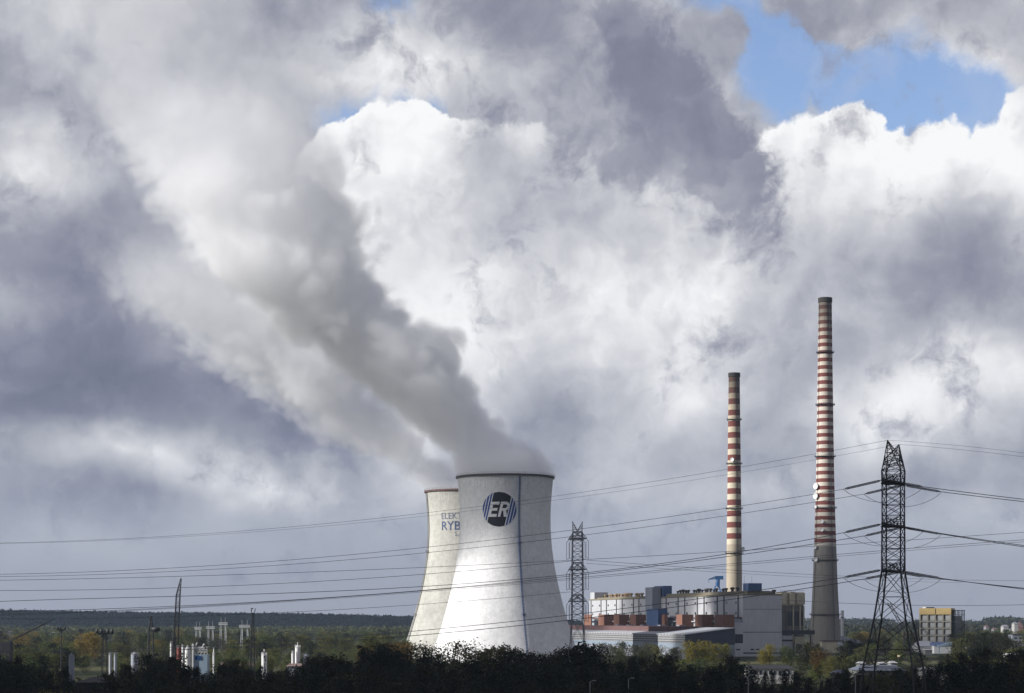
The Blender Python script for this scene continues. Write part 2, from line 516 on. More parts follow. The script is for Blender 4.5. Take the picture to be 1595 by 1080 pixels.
# --- painted emblem: black disc, slanted blue and white bars, two white letters
M_BLACKP = plain('black_sign_paint', (0.010, 0.010, 0.014), 0.6, 0.1)
M_BLUEP = plain('blue_sign_paint', (0.035, 0.075, 0.27), 0.6, 0.1)
M_WHITEP = plain('white_sign_paint', (0.74, 0.74, 0.74), 0.6, 0.1)
def on_shell(cx, cy, deg, s, z, off):
    r = pr(z) + off
    a = R(-90 + deg) + s / pr(z)
    return (cx + r * math.cos(a), cy + r * math.sin(a), z)
EZ, ER_, EDEG = Z(793.5, TY - 29.7), 11.2, -7.4
SL = 0.24       # slant of bars and letters
def bar_rows(mb, a, b, off, mi, y0=-1.0, y1=1.0, n=44, rad=1.0):
    rows = []
    for k in range(n + 1):
        y = y0 + (y1 - y0) * k / n
        h = math.sqrt(max(0.0, rad * rad - y * y))
        xa, xb = max(-h, a + SL * y), min(h, b + SL * y)
        if xb < xa: xa = xb = max(-h, min(h, (xa + xb) / 2))
        m_ = max(1, int((b - a) * 10))
        rows.append([on_shell(TX, TY, EDEG, ER_ * (xa + (xb - xa) * i / m_), EZ + ER_ * y, off) for i in range(m_ + 1)])
    mb.grid(rows, closed=False, mi=mi)
mb = MB()
cuts = [(-2.0, -0.91, 1), (-0.91, -0.86, 2), (-0.86, -0.74, 1), (-0.74, -0.69, 2), (-0.69, -0.585, 1), (-0.585, -0.535, 2), (-0.535, 0.535, 0),
        (0.535, 0.585, 2), (0.585, 0.69, 1), (0.69, 0.74, 2), (0.74, 0.86, 1), (0.86, 0.91, 2), (0.91, 2.0, 1)]
for a, b_, mi in cuts:
    a2, b2 = max(a, -1.3), min(b_, 1.3)
    bar_rows(mb, a2, b2, 0.06, mi)
mb.build('emblem', [M_BLACKP, M_BLUEP, M_WHITEP], T1)
def letter(polys, x0, w, h):
    mb = MB()
    for poly in polys:
        # every poly is a quad in unit letter space; cut it fine so that it follows the shell
        (ax, ay), (bx, by), (cx_, cy_), (dx_, dy_) = poly
        rows = []
        for i in range(7):
            t = i / 6; row = []
            for j in range(7):
                s_ = j / 6
                px = (ax * (1 - s_) + bx * s_) * (1 - t) + (dx_ * (1 - s_) + cx_ * s_) * t
                py = (ay * (1 - s_) + by * s_) * (1 - t) + (dy_ * (1 - s_) + cy_ * s_) * t
                y = -h / 2 + py * h
                row.append(on_shell(TX, TY, EDEG, ER_ * (x0 + px * w + SL * y), EZ + ER_ * y, 0.12))
            rows.append(row)
        mb.grid(rows, closed=False)
    return mb.build('emblem_letter', M_WHITEP, T1)
LH = 0.86
letter([((0, 0), (.30, 0), (.30, 1), (0, 1)), ((.30, 0), (1, 0), (1, .19), (.30, .19)), ((.30, .41), (.92, .41), (.92, .59), (.30, .59)), ((.30, .81), (1, .81), (1, 1), (.30, 1))], -0.56, 0.50, LH)
arc = []
for k in range(8):
    a0, a1 = -math.pi / 2 + math.pi * k / 8, -math.pi / 2 + math.pi * (k + 1) / 8
    o = lambda a, rx, ry: (.58 + math.cos(a) * rx, .70 + math.sin(a) * ry)
    arc.append((o(a0, .18, .125), o(a0, .42, .30), o(a1, .42, .30), o(a1, .18, .125)))
letter([((0, 0), (.28, 0), (.28, 1), (0, 1)), ((.28, .40), (.58, .40), (.58, .575), (.28, .575)), ((.28, .825), (.58, .825), (.58, 1), (.28, 1)),
        ((.66, 0), (1, 0), (.74, .44), (.42, .44))] + arc, 0.02, 0.53, LH)

# --- lettering on the rear tower
def shell_text(body, size, deg_left, ztop, tw, mat, bold=0.0, width=1.0):
    cu = bpy.data.curves.new('lettering', 'FONT'); cu.body = body; cu.size = size; cu.offset = bold; cu.resolution_u = 3
    ob = bpy.data.objects.new('lettering', cu); S.collection.objects.link(ob)
    me = bpy.data.meshes.new_from_object(ob.evaluated_get(bpy.context.evaluated_depsgraph_get()))
    bpy.data.objects.remove(ob); bpy.data.curves.remove(cu)
    cap = 0.70 * size
    for v in me.vertices:
        q = on_shell(BX, BY, deg_left, v.co.x * width, ztop - cap + v.co.y, 0.15)
        v.co = Vector(q) - Vector((BX, BY, 0))
    me.materials.append(mat)
    o = bpy.data.objects.new('lettering', me); S.collection.objects.link(o); o.parent = tw; o['_o'] = [BX, BY, 0]
    return o
M_TXT = plain('slate_blue_sign_paint', (0.17, 0.20, 0.28), 0.7, 0.4)
M_TXT2 = plain('navy_sign_paint', (0.09, 0.125, 0.25), 0.7, 0.5)
YF = BY - 26
shell_text('ELEKTROWNIA', 6.2, -40.0, Z(799, YF), T2, M_TXT, 0.02)
shell_text('RYBNIK', 9.0, -40.0, Z(812, YF), T2, M_TXT2, 0.08, 0.98)
shell_text('S.A.', 4.6, -18.5, Z(828, YF), T2, M_TXT, 0.02)
# ------------------------------------------------------------------ steam
def curve(x, pts):
    n = N.new('ShaderNodeFloatCurve'); N.link(x, n.inputs['Value'])
    cm = n.mapping; c = cm.curves[0]
    cm.use_clip = False
    for k, (a, b) in enumerate(pts):
        if k < 2: c.points[k].location = (a, b)
        else: c.points.new(a, b)
    cm.update()
    return N(n.outputs[0])
def plume(name, axis, dens, amp, size, step, label, soft=0.35, fade=None, seed=0.0):
    """axis: (px, py, half width in px, Y). Real steam: a drifting column whose density is broken up by turbulence"""
    pts = [(at(px, py, Y), r / F * Y) for px, py, r, Y in axis]
    m = bpy.data.materials.new(name); m.use_nodes = True
    N.nt = m.node_tree; N.nt.nodes.clear()
    p = geopos()
    x, y, z = sep(p)
    z0, z1 = pts[0][0].z, pts[-1][0].z
    xs = [q[0].x for q in pts]; x0, x1 = min(xs), max(xs)
    zn = (z - z0) * (1 / (z1 - z0))
    K = [(q[0].z - z0) / (z1 - z0) for q in pts]
    xc = curve(zn, [(k, (q[0].x - x0) / (x1 - x0)) for k, q in zip(K, pts)]) * (x1 - x0) + x0
    RM = max(q[1] for q in pts)
    rr = curve(zn, [(k, q[1] / RM) for k, q in zip(K, pts)]) * RM
    slope = (pts[-1][0].x - pts[0][0].x) / (z1 - z0)
    cosf = 1 / math.sqrt(1 + slope * slope)
    yc = sum(q[0].y for q in pts) / len(pts)
    root = sstep(zn, 0.0, 0.07)
    dx_ = (x - xc) * (cosf + (1 - cosf) * (1.0 - root)); dy_ = (y - yc)
    d = N.m('SQRT', dx_ * dx_ + dy_ * dy_) / rr
    q = vm('ADD', p, (seed, seed * 2, seed * 3))
    wv = noise(q, 0.6 / size, 2.0, 0.5, col=True, dims='3D')
    q = vm('ADD', q, vm('SCALE', vm('SUBTRACT', wv, (0.5, 0.5, 0.5)), scale=size * 0.55))
    n1 = noise(q, 1.0 / size, 0.0, 0.5, dims='3D'); n2 = noise(q, 2.3 / size, 0.0, 0.5, dims='3D')
    n3 = noise(q, 5.1 / size, 0.0, 0.6, dims='3D'); n4 = noise(q, 10.7 / size, 2.0, 0.6, dims='3D')
    ab = lambda n: N.m('ABSOLUTE', n - 0.5) * 2.0
    puffs = ab(n1) * 0.58 + ab(n2) * 0.42 + ab(n3) * 0.30 + ab(n4) * 0.16 + n4 * 0.06
    e = 1.0 + (1.0 - root) * 0.12 - d + (puffs - 0.52) * amp * (0.15 + 0.85 * root)
    ds = sstep(e, 0.0, soft)
    if fade: ds = ds * sstep(zn, fade[0], fade[1], 1.0, fade[2])
    v = N.new('ShaderNodeVolumePrincipled')
    v.inputs['Color'].default_value = (1.0, 1.0, 1.0, 1); v.inputs['Anisotropy'].default_value = 0.0
    N.link(ds * dens, v.inputs['Density'])
    o = N.new('ShaderNodeOutputMaterial'); N.nt.links.new(v.outputs[0], o.inputs['Volume'])
    m.cycles.volume_step_rate = step
    # closed lumpy hull round the steam
    mb = MB(); rows = []; n = 40; fine = []
    for a, b in zip(pts, pts[1:]):
        for k in range(4): fine.append((a[0].lerp(b[0], k / 4), a[1] + (b[1] - a[1]) * k / 4))
    fine.append(pts[-1])
    for k, (c, r) in enumerate(fine):
        t = k / (len(fine) - 1); g = 1.04 + 0.34 * min(1, t * 7)
        rows.append([(c.x + r * g / cosf * math.cos(2 * math.pi * j / n) * (cosf + (1 - cosf) * min(1, t * 8)), yc + r * g * math.sin(2 * math.pi * j / n), c.z) for j in range(n)])
    mb.grid(rows)
    mb.quad(*reversed(rows[0])); mb.quad(*rows[-1])
    ob = mb.build(name, m, origin=tuple(fine[0][0]), smooth=False)
    return tag(ob, label, 'steam', kind='stuff')
YP = TY
A1 = [(787, 747, 76, YP), (781, 724, 78, YP), (757, 697, 80, YP), (712, 660, 84, YP), (650, 612, 90, YP), (578, 545, 108, YP), (500, 468, 138, YP), (444, 390, 156, YP),
      (398, 310, 168, YP), (352, 225, 182, YP), (312, 135, 196, YP), (270, 40, 210, YP), (230, -60, 220, YP)]
plume('steam_plume', A1, 0.07, 1.0, 66.0, 0.28, 'thick grey and white steam plume drifting up and left from the front cooling tower', fade=(0.30, 0.80, 0.08), soft=0.24)
A2 = [(728, 769, 56, BY), (706, 757, 50, BY), (668, 735, 46, BY), (606, 696, 58, BY), (530, 640, 86, BY), (450, 575, 108, BY), (370, 500, 122, BY), (300, 420, 126, BY), (225, 330, 128, BY)]
plume('steam_plume', A2, 0.036, 1.25, 56.0, 0.35, 'pale thin steam drifting up and left from the cream rear cooling tower', fade=(0.35, 1.0, 0.05), seed=31.0)

# ------------------------------------------------------------------ unseen clouds added off to the left to shade near wood, plant, tower and ridge
def low_cloud(c, a, seed, label, dens=0.035):
    m = bpy.data.materials.new('cloud_vapour'); m.use_nodes = True
    N.nt = m.node_tree; N.nt.nodes.clear()
    v = N.new('ShaderNodeVolumePrincipled'); v.inputs['Color'].default_value = (0.99, 0.99, 0.99, 1); v.inputs['Density'].default_value = dens
    o = N.new('ShaderNodeOutputMaterial'); N.nt.links.new(v.outputs[0], o.inputs['Volume'])
    bm = bmesh.new(); bmesh.ops.create_icosphere(bm, subdivisions=5, radius=1.0)
    for w in bm.verts:
        n = w.co.copy(); k_ = 0.0; f_ = 1.6; g_ = 0.5
        for q in range(4):
            k_ += g_ * abs(mnoise.noise(n * f_ + Vector((seed, q * 3.1, 1.7)))); f_ *= 2.1; g_ *= 0.55
        r_ = 0.80 + 0.55 * k_
        n = Vector((abs(n.x) ** 0.7 * math.copysign(1, n.x), abs(n.y) ** 0.7 * math.copysign(1, n.y), abs(n.z) ** 0.8 * math.copysign(1, n.z)))
        w.co = Vector((n.x * a[0], n.y * a[1], n.z * a[2])) * r_
    me = bpy.data.meshes.new('cloud'); bm.to_mesh(me); bm.free(); me.shade_smooth(); me.materials.append(m)
    ob = bpy.data.objects.new('cloud', me); S.collection.objects.link(ob); ob.location = c  # extra cloud, present only for the shade it casts
    return tag(ob, label, 'cloud', kind='stuff')
def shade_at(x, y, z, hx):
    """the point hx metres to the left on the ray towards the sun"""
    s_ = hx / -to_sun.x
    return Vector((x, y, z)) + to_sun * s_
low_cloud(shade_at(0, 560, 10, 1800), (330, 235, 170), 2.0, 'heavy low cloud added out of view at the left to shade the near wood')
low_cloud(shade_at(0, 1660, 150, 1250), (170, 115, 72), 8.0, 'smaller low cloud added out of view at the left to shade the plant', 0.010)
low_cloud(shade_at(0, 1330, 93, 1330), (120, 66, 18), 5.0, 'smallest low cloud added out of view at the left to shade the top of the white tower', 0.028)
low_cloud(shade_at(-600, 5000, 20, 2650), (1000, 900, 140), 12.0, 'broad low cloud added out of view at the far left to shade the wooded ridge', 0.012)
# ------------------------------------------------------------------ chimneys
def chimney_paint(name, stops, zsoot, ztop, dirt=1.0):
    """painted bands by real height; soot stains at the mouth"""
    m, b = principled(name)
    t = N.new('ShaderNodeTexCoord'); p = N(t.outputs['Object'])
    x, y, z = sep(p)
    ang = N.m('ARCTAN2', y, x)
    c = None
    z_j = z + (noise(xyz(ang * 3.0, z * 0.2, 0.0), 1.5, 3.0) - 0.5) * 0.25
    lo, hi = stops['range']
    ph = N.m('FRACT', (z_j - lo) * (1.0 / stops['period']))
    red = sstep(ph, 0.485, 0.50) 
    inb = sstep(z_j, lo - 0.05, lo + 0.05)
    st = noise(xyz(ang * 7.0, z * 0.03, 0.0), 1.0, 4.0, 0.65); bl = noise(p, 0.15, 5.0, 0.62, dims='3D')
    st2 = noise(xyz(ang * 22.0, z * 0.05, 2.0), 1.0, 4.0, 0.65)
    conc = vm('SCALE', stops['conc'], scale=0.72 + st * 0.34 + bl * 0.24 - sstep(st2, 0.52, 0.72) * 0.22)
    band = mixc(red, stops['white'], stops['red'])
    band = vm('SCALE', band, scale=0.84 + (bl - 0.3) * 0.35 + (st2 - 0.5) * 0.22)
    c = mixc(inb, conc, band)
    dirty = sstep(z + (st - 0.5) * 26.0, zsoot, ztop - 6.0)
    c = mixc(dirty * 0.78, c, (0.07, 0.054, 0.045))
    c = mixc(sstep(z, zsoot - 70, ztop) * 0.45, c, vm('MULTIPLY', c, (0.62, 0.54, 0.45)))
    lad = sstep(N.m('ABSOLUTE', N.m('FRACT', ang * (4.0 / 6.28318)) - 0.5), 0.48, 0.49)
    N.link(c, b.inputs['Base Color']); b.inputs['Roughness'].default_value = 0.85; b.inputs['Specular IOR Level'].default_value = 0.2
    return m
M_STEELD = plain('dark_platform_steel', (0.07, 0.07, 0.075), 0.7)
M_DISH = plain('white_dish_paint', (0.78, 0.78, 0.76), 0.5, 0.1)
M_SOOT = plain('sooty_cap', (0.045, 0.04, 0.036), 0.9)
def chimney(cx, cy, prof, mat, rings, label, ladder_deg, dishes=()):
    t = thing('chimney', (cx, cy, 0), label, 'chimney')
    H = prof[-1][1]
    def rz(z):
        for (r0, z0), (r1, z1) in zip(prof, prof[1:]):
            if z <= z1: return r0 + (r1 - r0) * (z - z0) / (z1 - z0)
        return prof[-1][0]
    mb = MB()
    zs = [H * k / 90 for k in range(91)]
    mb.lathe([(rz(z), z) for z in zs] + [(rz(H) - 0.7, H), (rz(H) - 0.8, H - 12)], (cx, cy), 64)
    mb.build('shaft', mat, t, smooth=True)
    r = rz(H)
    MB().lathe([(r + 0.05, H - 3.6), (r + 0.5, H - 3.2), (r + 0.5, H + 0.5), (r - 0.9, H + 0.5), (r - 0.9, H - 2)], (cx, cy), 64).build('cap', M_SOOT, t)
    for z in rings:
        r = rz(z); mb = MB()
        mb.lathe([(r - 0.1, z - 0.5), (r + 1.5, z - 0.15), (r + 1.5, z + 0.1), (r - 0.1, z + 0.1)], (cx, cy), 48)
        n = 36
        for zz in (0.6, 1.2): mb.path([(cx + (r + 1.45) * math.cos(2 * math.pi * k / n), cy + (r + 1.45) * math.sin(2 * math.pi * k / n), z + zz) for k in range(n + 1)], 0.06)
        for k in range(n):
            a = 2 * math.pi * k / n
            q = (cx + (r + 1.45) * math.cos(a), cy + (r + 1.45) * math.sin(a))
            mb.bar((*q, z), (*q, z + 1.2), 0.06)
            if k % 3 == 0: mb.bar((*q, z - 0.1), (cx + r * math.cos(a), cy + r * math.sin(a), z - 1.6), 0.09)
        mb.build('platform', M_STEELD, t)
    for dg in ladder_deg:
        a = R(-90 + dg); e = Vector((math.cos(a), math.sin(a), 0)); s_ = Vector((-math.sin(a), math.cos(a), 0))
        mb = MB()
        zz = [4 + (H - 5) * k / 60 for k in range(61)]
        for sd in (-0.3, 0.3): mb.path([Vector((cx, cy, z)) + e * (rz(z) + 0.4) + s_ * sd for z in zz], 0.10)
        for z in zz: mb.bar(Vector((cx, cy, z)) + e * (rz(z) + 0.4) - s_ * 0.3, Vector((cx, cy, z)) + e * (rz(z) + 0.4) + s_ * 0.3, 0.06)
        mb.build('ladder', M_STEELD, t)
    for dg, z, rad in dishes:
        a = R(-90 + dg); e = Vector((math.cos(a), math.sin(a), 0)); up = Vector((0, 0, 1)); s_ = Vector((-math.sin(a), math.cos(a), 0))
        c0 = Vector((cx, cy, z)) + e * (rz(z) + 1.1)
        mb = MB(); n = 20
        face = (e * 0.75 + Vector((-0.55, -0.75, 0)) * 0.6).normalized(); fx = face.cross(up).normalized(); fy = fx.cross(face)
        mb.grid([[c0 + face * d + (fx * math.cos(2 * math.pi * k / n) + fy * math.sin(2 * math.pi * k / n)) * rr for k in range(n)]
                 for rr, d in ((0.05, 0.75), (rad * .5, 0.68), (rad * .85, 0.95), (rad, 1.0), (rad, 0.35), (rad * .7, 0.1), (0.05, 0.0))])
        mb.bar(c0 - e * 1.2, c0 + face * 0.2, 0.18); mb.bar(c0 - e * 1.2 + up * -0.8, c0 + face * 0.2 - up * 0.5, 0.10)
        mb.build('dish_antenna', M_DISH, t, smooth=False)
    return t
HYZ = lambda py, Y: Z(py, Y)
Y1 = 1680.0; X1 = X(1285.3, Y1)
zt = Z(463.5, Y1)
RED, WHT, CON = (0.20, 0.068, 0.056), (0.66, 0.60, 0.51), (0.26, 0.24, 0.21)
p1 = 11.72 / F * Y1
M_CH1 = chimney_paint('banded_chimney_paint', dict(range=(Z(851.5, Y1), zt), period=p1, white=WHT, red=RED, conc=CON), zt - 46, zt)
# bands start with red at the foot: shift half a period
prof = [(25.2, 0), (24.3, 8)] and [(13.1, 0), (12.9, Z(1005, Y1)), (11.7, Z(957, Y1)), (10.3, Z(905, Y1)), (9.3, Z(851, Y1)), (8.2, Z(790, Y1)), (7.55, Z(740, Y1)), (7.0, Z(680, Y1)), (6.55, Z(620, Y1)), (6.0, Z(545, Y1)), (5.45, zt - 1)]
chimney(X1, Y1, prof, M_CH1, [Z(v, Y1) for v in (549.5, 631, 711.5, 791.5, 873, 957.5)], 'taller red and white banded chimney with white dish antennas, at the right', (-62, 28),
        [(-66, Z(758, Y1), 2.6), (-66, Z(773, Y1), 2.6), (-24, Z(813, Y1), 1.6), (-24, Z(826, Y1), 1.6), (-58, Z(853, Y1), 1.5), (-52, Z(872, Y1), 1.9), (-64, Z(790, Y1), 1.5)])
Y2 = 1870.0; X2 = X(1143.6, Y2)
zt2 = Z(580.5, Y2)
p2 = 17.45 / F * Y2
M_CH2 = chimney_paint('cream_banded_chimney_paint', dict(range=(Z(848.5, Y2), zt2), period=p2, white=(0.63, 0.555, 0.42), red=RED, conc=(0.42, 0.36, 0.27)), zt2 - 48, zt2)
prof2 = [(7.7, 0), (7.5, Z(1000, Y2)), (7.4, Z(920, Y2)), (7.1, Z(862, Y2)), (6.6, Z(800, Y2)), (6.1, Z(720, Y2)), (5.6, Z(650, Y2)), (5.15, zt2 - 1)]
chimney(X2, Y2, prof2, M_CH2, [Z(v, Y2) for v in (654, 722.5, 792.5, 862)], 'shorter cream and red banded chimney rising behind the long boiler house', (20,),
        [(-20, Z(717, Y2), 1.8), (72, Z(855, Y2), 1.7)])
# ------------------------------------------------------------------ the power station buildings
OX, OY = 174.0, 1500.0
ANG = math.degrees(math.atan2(0.9695, -0.2452))          # the long side runs away to the left
PF = frame((OX, OY, 0), ANG)                              # x along, +y out of the sunlit long side (to the left)
def u_at(px, v=0.0):
    q = px - CX
    ax, ay = -0.2452, 0.9695; bx, by = -0.9695, -0.2452
    return (F * (OX + bx * v) - q * (OY + by * v)) / (q * ay - F * ax)
def z_at(py, u, v=0.0):
    Y = PF((u, v, 0)).y
    return Z(py, Y)
def cladding(name, col, per=3.0, depth=0.10, var=0.12, axis='u', rough=0.35, metal=0.0):
    """sheet cladding: seams between sheets, rain marks"""
    m, b = principled(name)
    p = geopos(); x, y, z = sep(p)
    u = (x - OX) * -0.2452 + (y - OY) * 0.9695; v = (x - OX) * 0.9695 + (y - OY) * 0.2452
    a = {'u': u, 'v': v, 'z': z}[axis]
    s_ = N.m('FRACT', a * (1 / per)); seam = sstep(N.m('ABSOLUTE', s_ - 0.5), 0.44, 0.49)
    sh = N.new('ShaderNodeTexWhiteNoise', noise_dimensions='3D'); N.link(xyz(N.m('FLOOR', u * (1 / per)), N.m('FLOOR', z * (1 / 6.0)), N.m('FLOOR', v * (1 / per))), sh.inputs['Vector'])
    bl = noise(p, 0.06, 5.0, 0.6, dims='3D'); st = noise(vm('MULTIPLY', p, (1, 1, 0.08)), 0.9, 4.0, 0.6, dims='3D')
    k = 1.0 + (bl - 0.5) * var * 1.6 + (st - 0.5) * var + (N(sh.outputs['Value']) - 0.5) * var * 0.6 - seam * depth
    N.link(vm('SCALE', col, scale=k), b.inputs['Base Color'])
    b.inputs['Roughness'].default_value = rough; b.inputs['Metallic'].default_value = metal
    return m
M_PANEL = cladding('white_wall_cladding', (0.50, 0.505, 0.515), 3.0, 0.10, 0.16, 'u', 0.40)
M_GABLE = cladding('grey_gable_cladding', (0.52, 0.52, 0.525), 1.5, 0.10, 0.14, 'v', 0.5)
M_DARKT = plain('dark_trim', (0.06, 0.06, 0.065), 0.7)
M_CORN = plain('ochre_parapet', (0.24, 0.21, 0.15), 0.8)
M_BLUEB = plain('blue_cladding', (0.06, 0.11, 0.235), 0.5, 0.2)
M_GREYB = plain('grey_cladding', (0.29, 0.31, 0.35), 0.6, 0.2)
M_LBLUE = plain('light_blue_glazing', (0.30, 0.36, 0.43), 0.3, 0.3)
M_BRICK = plain('orange_red_cladding', (0.25, 0.12, 0.08), 0.7, 0.25, streak=0.25)
M_WINB = plain('pale_window_band', (0.45, 0.50, 0.55), 0.3, 0.5, 0.4)
M_NAVY = cladding('dark_slate_sheet', (0.045, 0.05, 0.075), 1.2, 0.25, 0.2, 'z', 0.5)
M_ROOFL = plain('pale_roof_sheet', (0.42, 0.43, 0.45), 0.6, 0.2)
M_ROOFD = plain('dark_roof_felt', (0.075, 0.068, 0.07), 0.9, 0.4)
M_ROOFR = plain('red_brown_roof', (0.16, 0.09, 0.085), 0.9, 0.35)
M_BANDS, _b = principled('grey_banded_facade')
_z = sep(geopos())[2]
N.link(vm('SCALE', mixc(sstep(N.m('FRACT', _z * (1 / 1.65)), 0.45, 0.55), (0.11, 0.11, 0.115), (0.33, 0.33, 0.33)), scale=0.75 + noise(geopos(), 0.3, 4.0, dims='3D') * 0.5), _b.inputs['Base Color'])
_b.inputs['Roughness'].default_value = 0.6
M_GLASS = plain('dark_window_glass', (0.03, 0.035, 0.045), 0.15, 0.2, spec=0.6)

L = u_at(918)                                             # far end of the long side
ZT = z_at(928, 0)
b = thing('boiler_house', PF((0, 0, 0)), 'long boiler house clad in white panels with a blank grey gable, behind the turbine hall', 'power station')
MB().box((0, -31, 0), (L, 0, ZT), PF).build('wall', [M_PANEL], b)
MB().box((-0.25, -31.2, 0), (0, 0.2, ZT + 0.2), PF).build('gable_wall', M_GABLE, b)['label'] = 'plain grey gable end'
mb = MB()
mb.box((-0.4, -31.4, ZT + 0.2), (L + 0.3, 0.5, ZT + 1.3), PF)
mb.build('parapet', M_CORN, b)
mb = MB()                                                  # monitor roof along the ridge
mb.box((-0.0, -22, ZT + 1.3), (L * 0.60, -3.5, ZT + 3.6), PF)
mb.build('roof_monitor', M_CORN, b)
mb = MB(); mb.box((L * .64, -20, ZT + 1.3), (L - 18, -2.2, ZT + 2.4), PF)
mb.build('roof_monitor', M_CORN, b)
strips = [921, 936.5, 945, 960.5, 969.5, 987, 995.5, 1012, 1038, 1056.5, 1067, 1086.5, 1097, 1117.5, 1128, 1150]
us = [u_at(q) for q in strips]
zb = lambda u: 30.0
for u in us:
    lo = 27.0 if u < 30 else 30.0
    MB().box((u - 0.75, 0.0, lo), (u + 0.75, 0.45, ZT), PF).build('pilaster', M_DARKT, b)
for a, c in [(921, 936.5), (945, 960.5), (969.5, 987), (995.5, 1012), (1038, 1056.5), (1067, 1086.5), (1097, 1117.5), (1128, 1150)]:
    ua, ub = u_at(a), u_at(c)
    for uu in (ua - 5.0, ub + 5.0):
        for zz in (ZT - 5.0, ZT - 13.0):
            MB().box((uu - 1.6, 0.0, zz - 0.9), (uu + 1.6, 0.14, zz + 0.9), PF).build('window', M_GLASS, b)
mb = MB(); mb.box((-0.28, -31.0, ZT - 10.4), (-0.25, 0, ZT - 10.1), PF); mb.box((-0.28, -31, z_at(985.5, 0)), (-0.25, 7, z_at(984.5, 0)), PF)
mb.build('cladding_seam', M_DARKT, b)
mb = MB()                                                  # lower block at the foot of the gable
mb.box((-1.2, 0.2, 0), (20, 7.2, z_at(970, 0)), PF)
mb.build('annex_wall', M_GABLE, b)
MB().box((-1.4, 0.2, z_at(970, 0)), (20, 7.4, z_at(970, 0) + 0.8), PF).build('annex_roof', M_ROOFL, b)
w = MB().box((-1.32, 0.6, z_at(1002, 0)), (-1.2, 6.6, z_at(988, 0)), PF).build('window', M_GLASS, b); w['label'] = 'large dark louvred opening'
mb = MB()
for k in range(5): mb.box((-1.42, 0.6 + k * 1.5 - 0.1, z_at(1002, 0)), (-1.32, 0.6 + k * 1.5 + 0.1, z_at(988, 0)), PF)
for k in range(4): mb.box((-1.40, 0.6, z_at(1002, 0) + k * 2.1), (-1.33, 6.6, z_at(1002, 0) + k * 2.1 + 0.2), PF)
mb.build('window_frame', M_DARKT, w)
for v0, v1 in ((2.6, 5.8), (-8.8, -6), (-13.0, -10.4)):
    MB().box((-1.3 if v0 > 0 else -0.37, v0, z_at(1013, 0)), (-1.2 if v0 > 0 else -0.25, v1, z_at(1011, 0)), PF).build('window', M_GLASS, b)
MB().box((-0.40, -31, z_at(1018.5, 0)), (-0.25, 0, z_at(1016.5, 0)), PF).build('plinth_band', M_DARKT, b)
# penthouses on and against the roof edge
uA, uB, uC = u_at(1019), u_at(1034), u_at(1052)
def pent(nm, u0, u1, v0, v1, z0, z1, mat, lab=None):
    o = MB().box((u0, v0, z0), (u1, v1, z1), PF).build(nm, mat, b)
    if lab: o['label'] = lab
    return o
uq = u_at(1030)
pent('stair_tower', uq, u_at(1019) , 0.46, 8.0, 24, z_at(915.5, uA), M_GREYB, 'grey stair tower standing against the panels')
pent('lift_penthouse', uq - 3, uq + 22, -8.5, -1.0, ZT + 1.3, z_at(915, uq) + 1.2, M_BLUEB, 'dark blue penthouse above the roof edge')
pent('stair_tower', u_at(1036, 14) , u_at(1018, 14), 12.0, 20.0, 20, z_at(948.5, u_at(1027, 14)), M_BLUEB, 'blue lower stair tower among the orange boxes')
pent('rooftop_hut', L - 15, L - 1.0, -14, -0.6, ZT + 1.3, z_at(923, L - 8), M_PANEL, 'small white hut at the far end of the roof')
pent('rooftop_hut', u_at(1160) + 2, u_at(1160) + 13, -14.5, -3.6, ZT + 3.6, z_at(909, 10), M_BLUEB, 'blue box on the near end of the roof')
for vv in (-5, -11):
    MB().bar(PF((10, vv, z_at(909, 10))), PF((10, vv, z_at(909, 10) + 5.5)), 0.10).build('roof_mast', M_STEELD, b)
M_VENT = plain('dark_roof_vent', (0.07, 0.06, 0.055), 0.8)
M_VENT2 = plain('tan_roof_vent', (0.34, 0.25, 0.16), 0.8)
random.seed(5)
def roof_vent(u, v, zb_, s_, mat):
    mb = MB()
    c = PF((u, v, 0))
    mb.lathe([(0.7 * s_, zb_), (0.7 * s_, zb_ + 1.2 * s_), (1.3 * s_, zb_ + 1.4 * s_), (1.35 * s_, zb_ + 2.1 * s_), (0.9 * s_, zb_ + 2.5 * s_), (0.02, zb_ + 2.6 * s_)], (c.x, c.y), 10)
    mb.build('roof_vent', mat, b)
for k in range(34):
    u = 16 + (L * 0.60 - 22) * k / 33 + random.uniform(-2, 2)
    if uq - 3 < u < uq + 28 : continue
    roof_vent(u, random.choice((-5, -7, -12)), ZT + 3.6, random.uniform(0.9, 1.35), M_VENT)
for k in range(30):
    u = L * .64 + (L * .36 - 22) * k / 29 + random.uniform(-2, 2)
    roof_vent(u, random.choice((-4, -8)), ZT + 2.4, random.uniform(1.0, 1.4), random.choice((M_VENT, M_VENT2, M_VENT2)))
roof_vent(2.5, -26, ZT + 1.3, 1.3, M_VENT)
MB().box((0, -24.5, ZT + 1.3), (5, -22, ZT + 3.4), PF).build('roof_monitor', M_CORN, b)
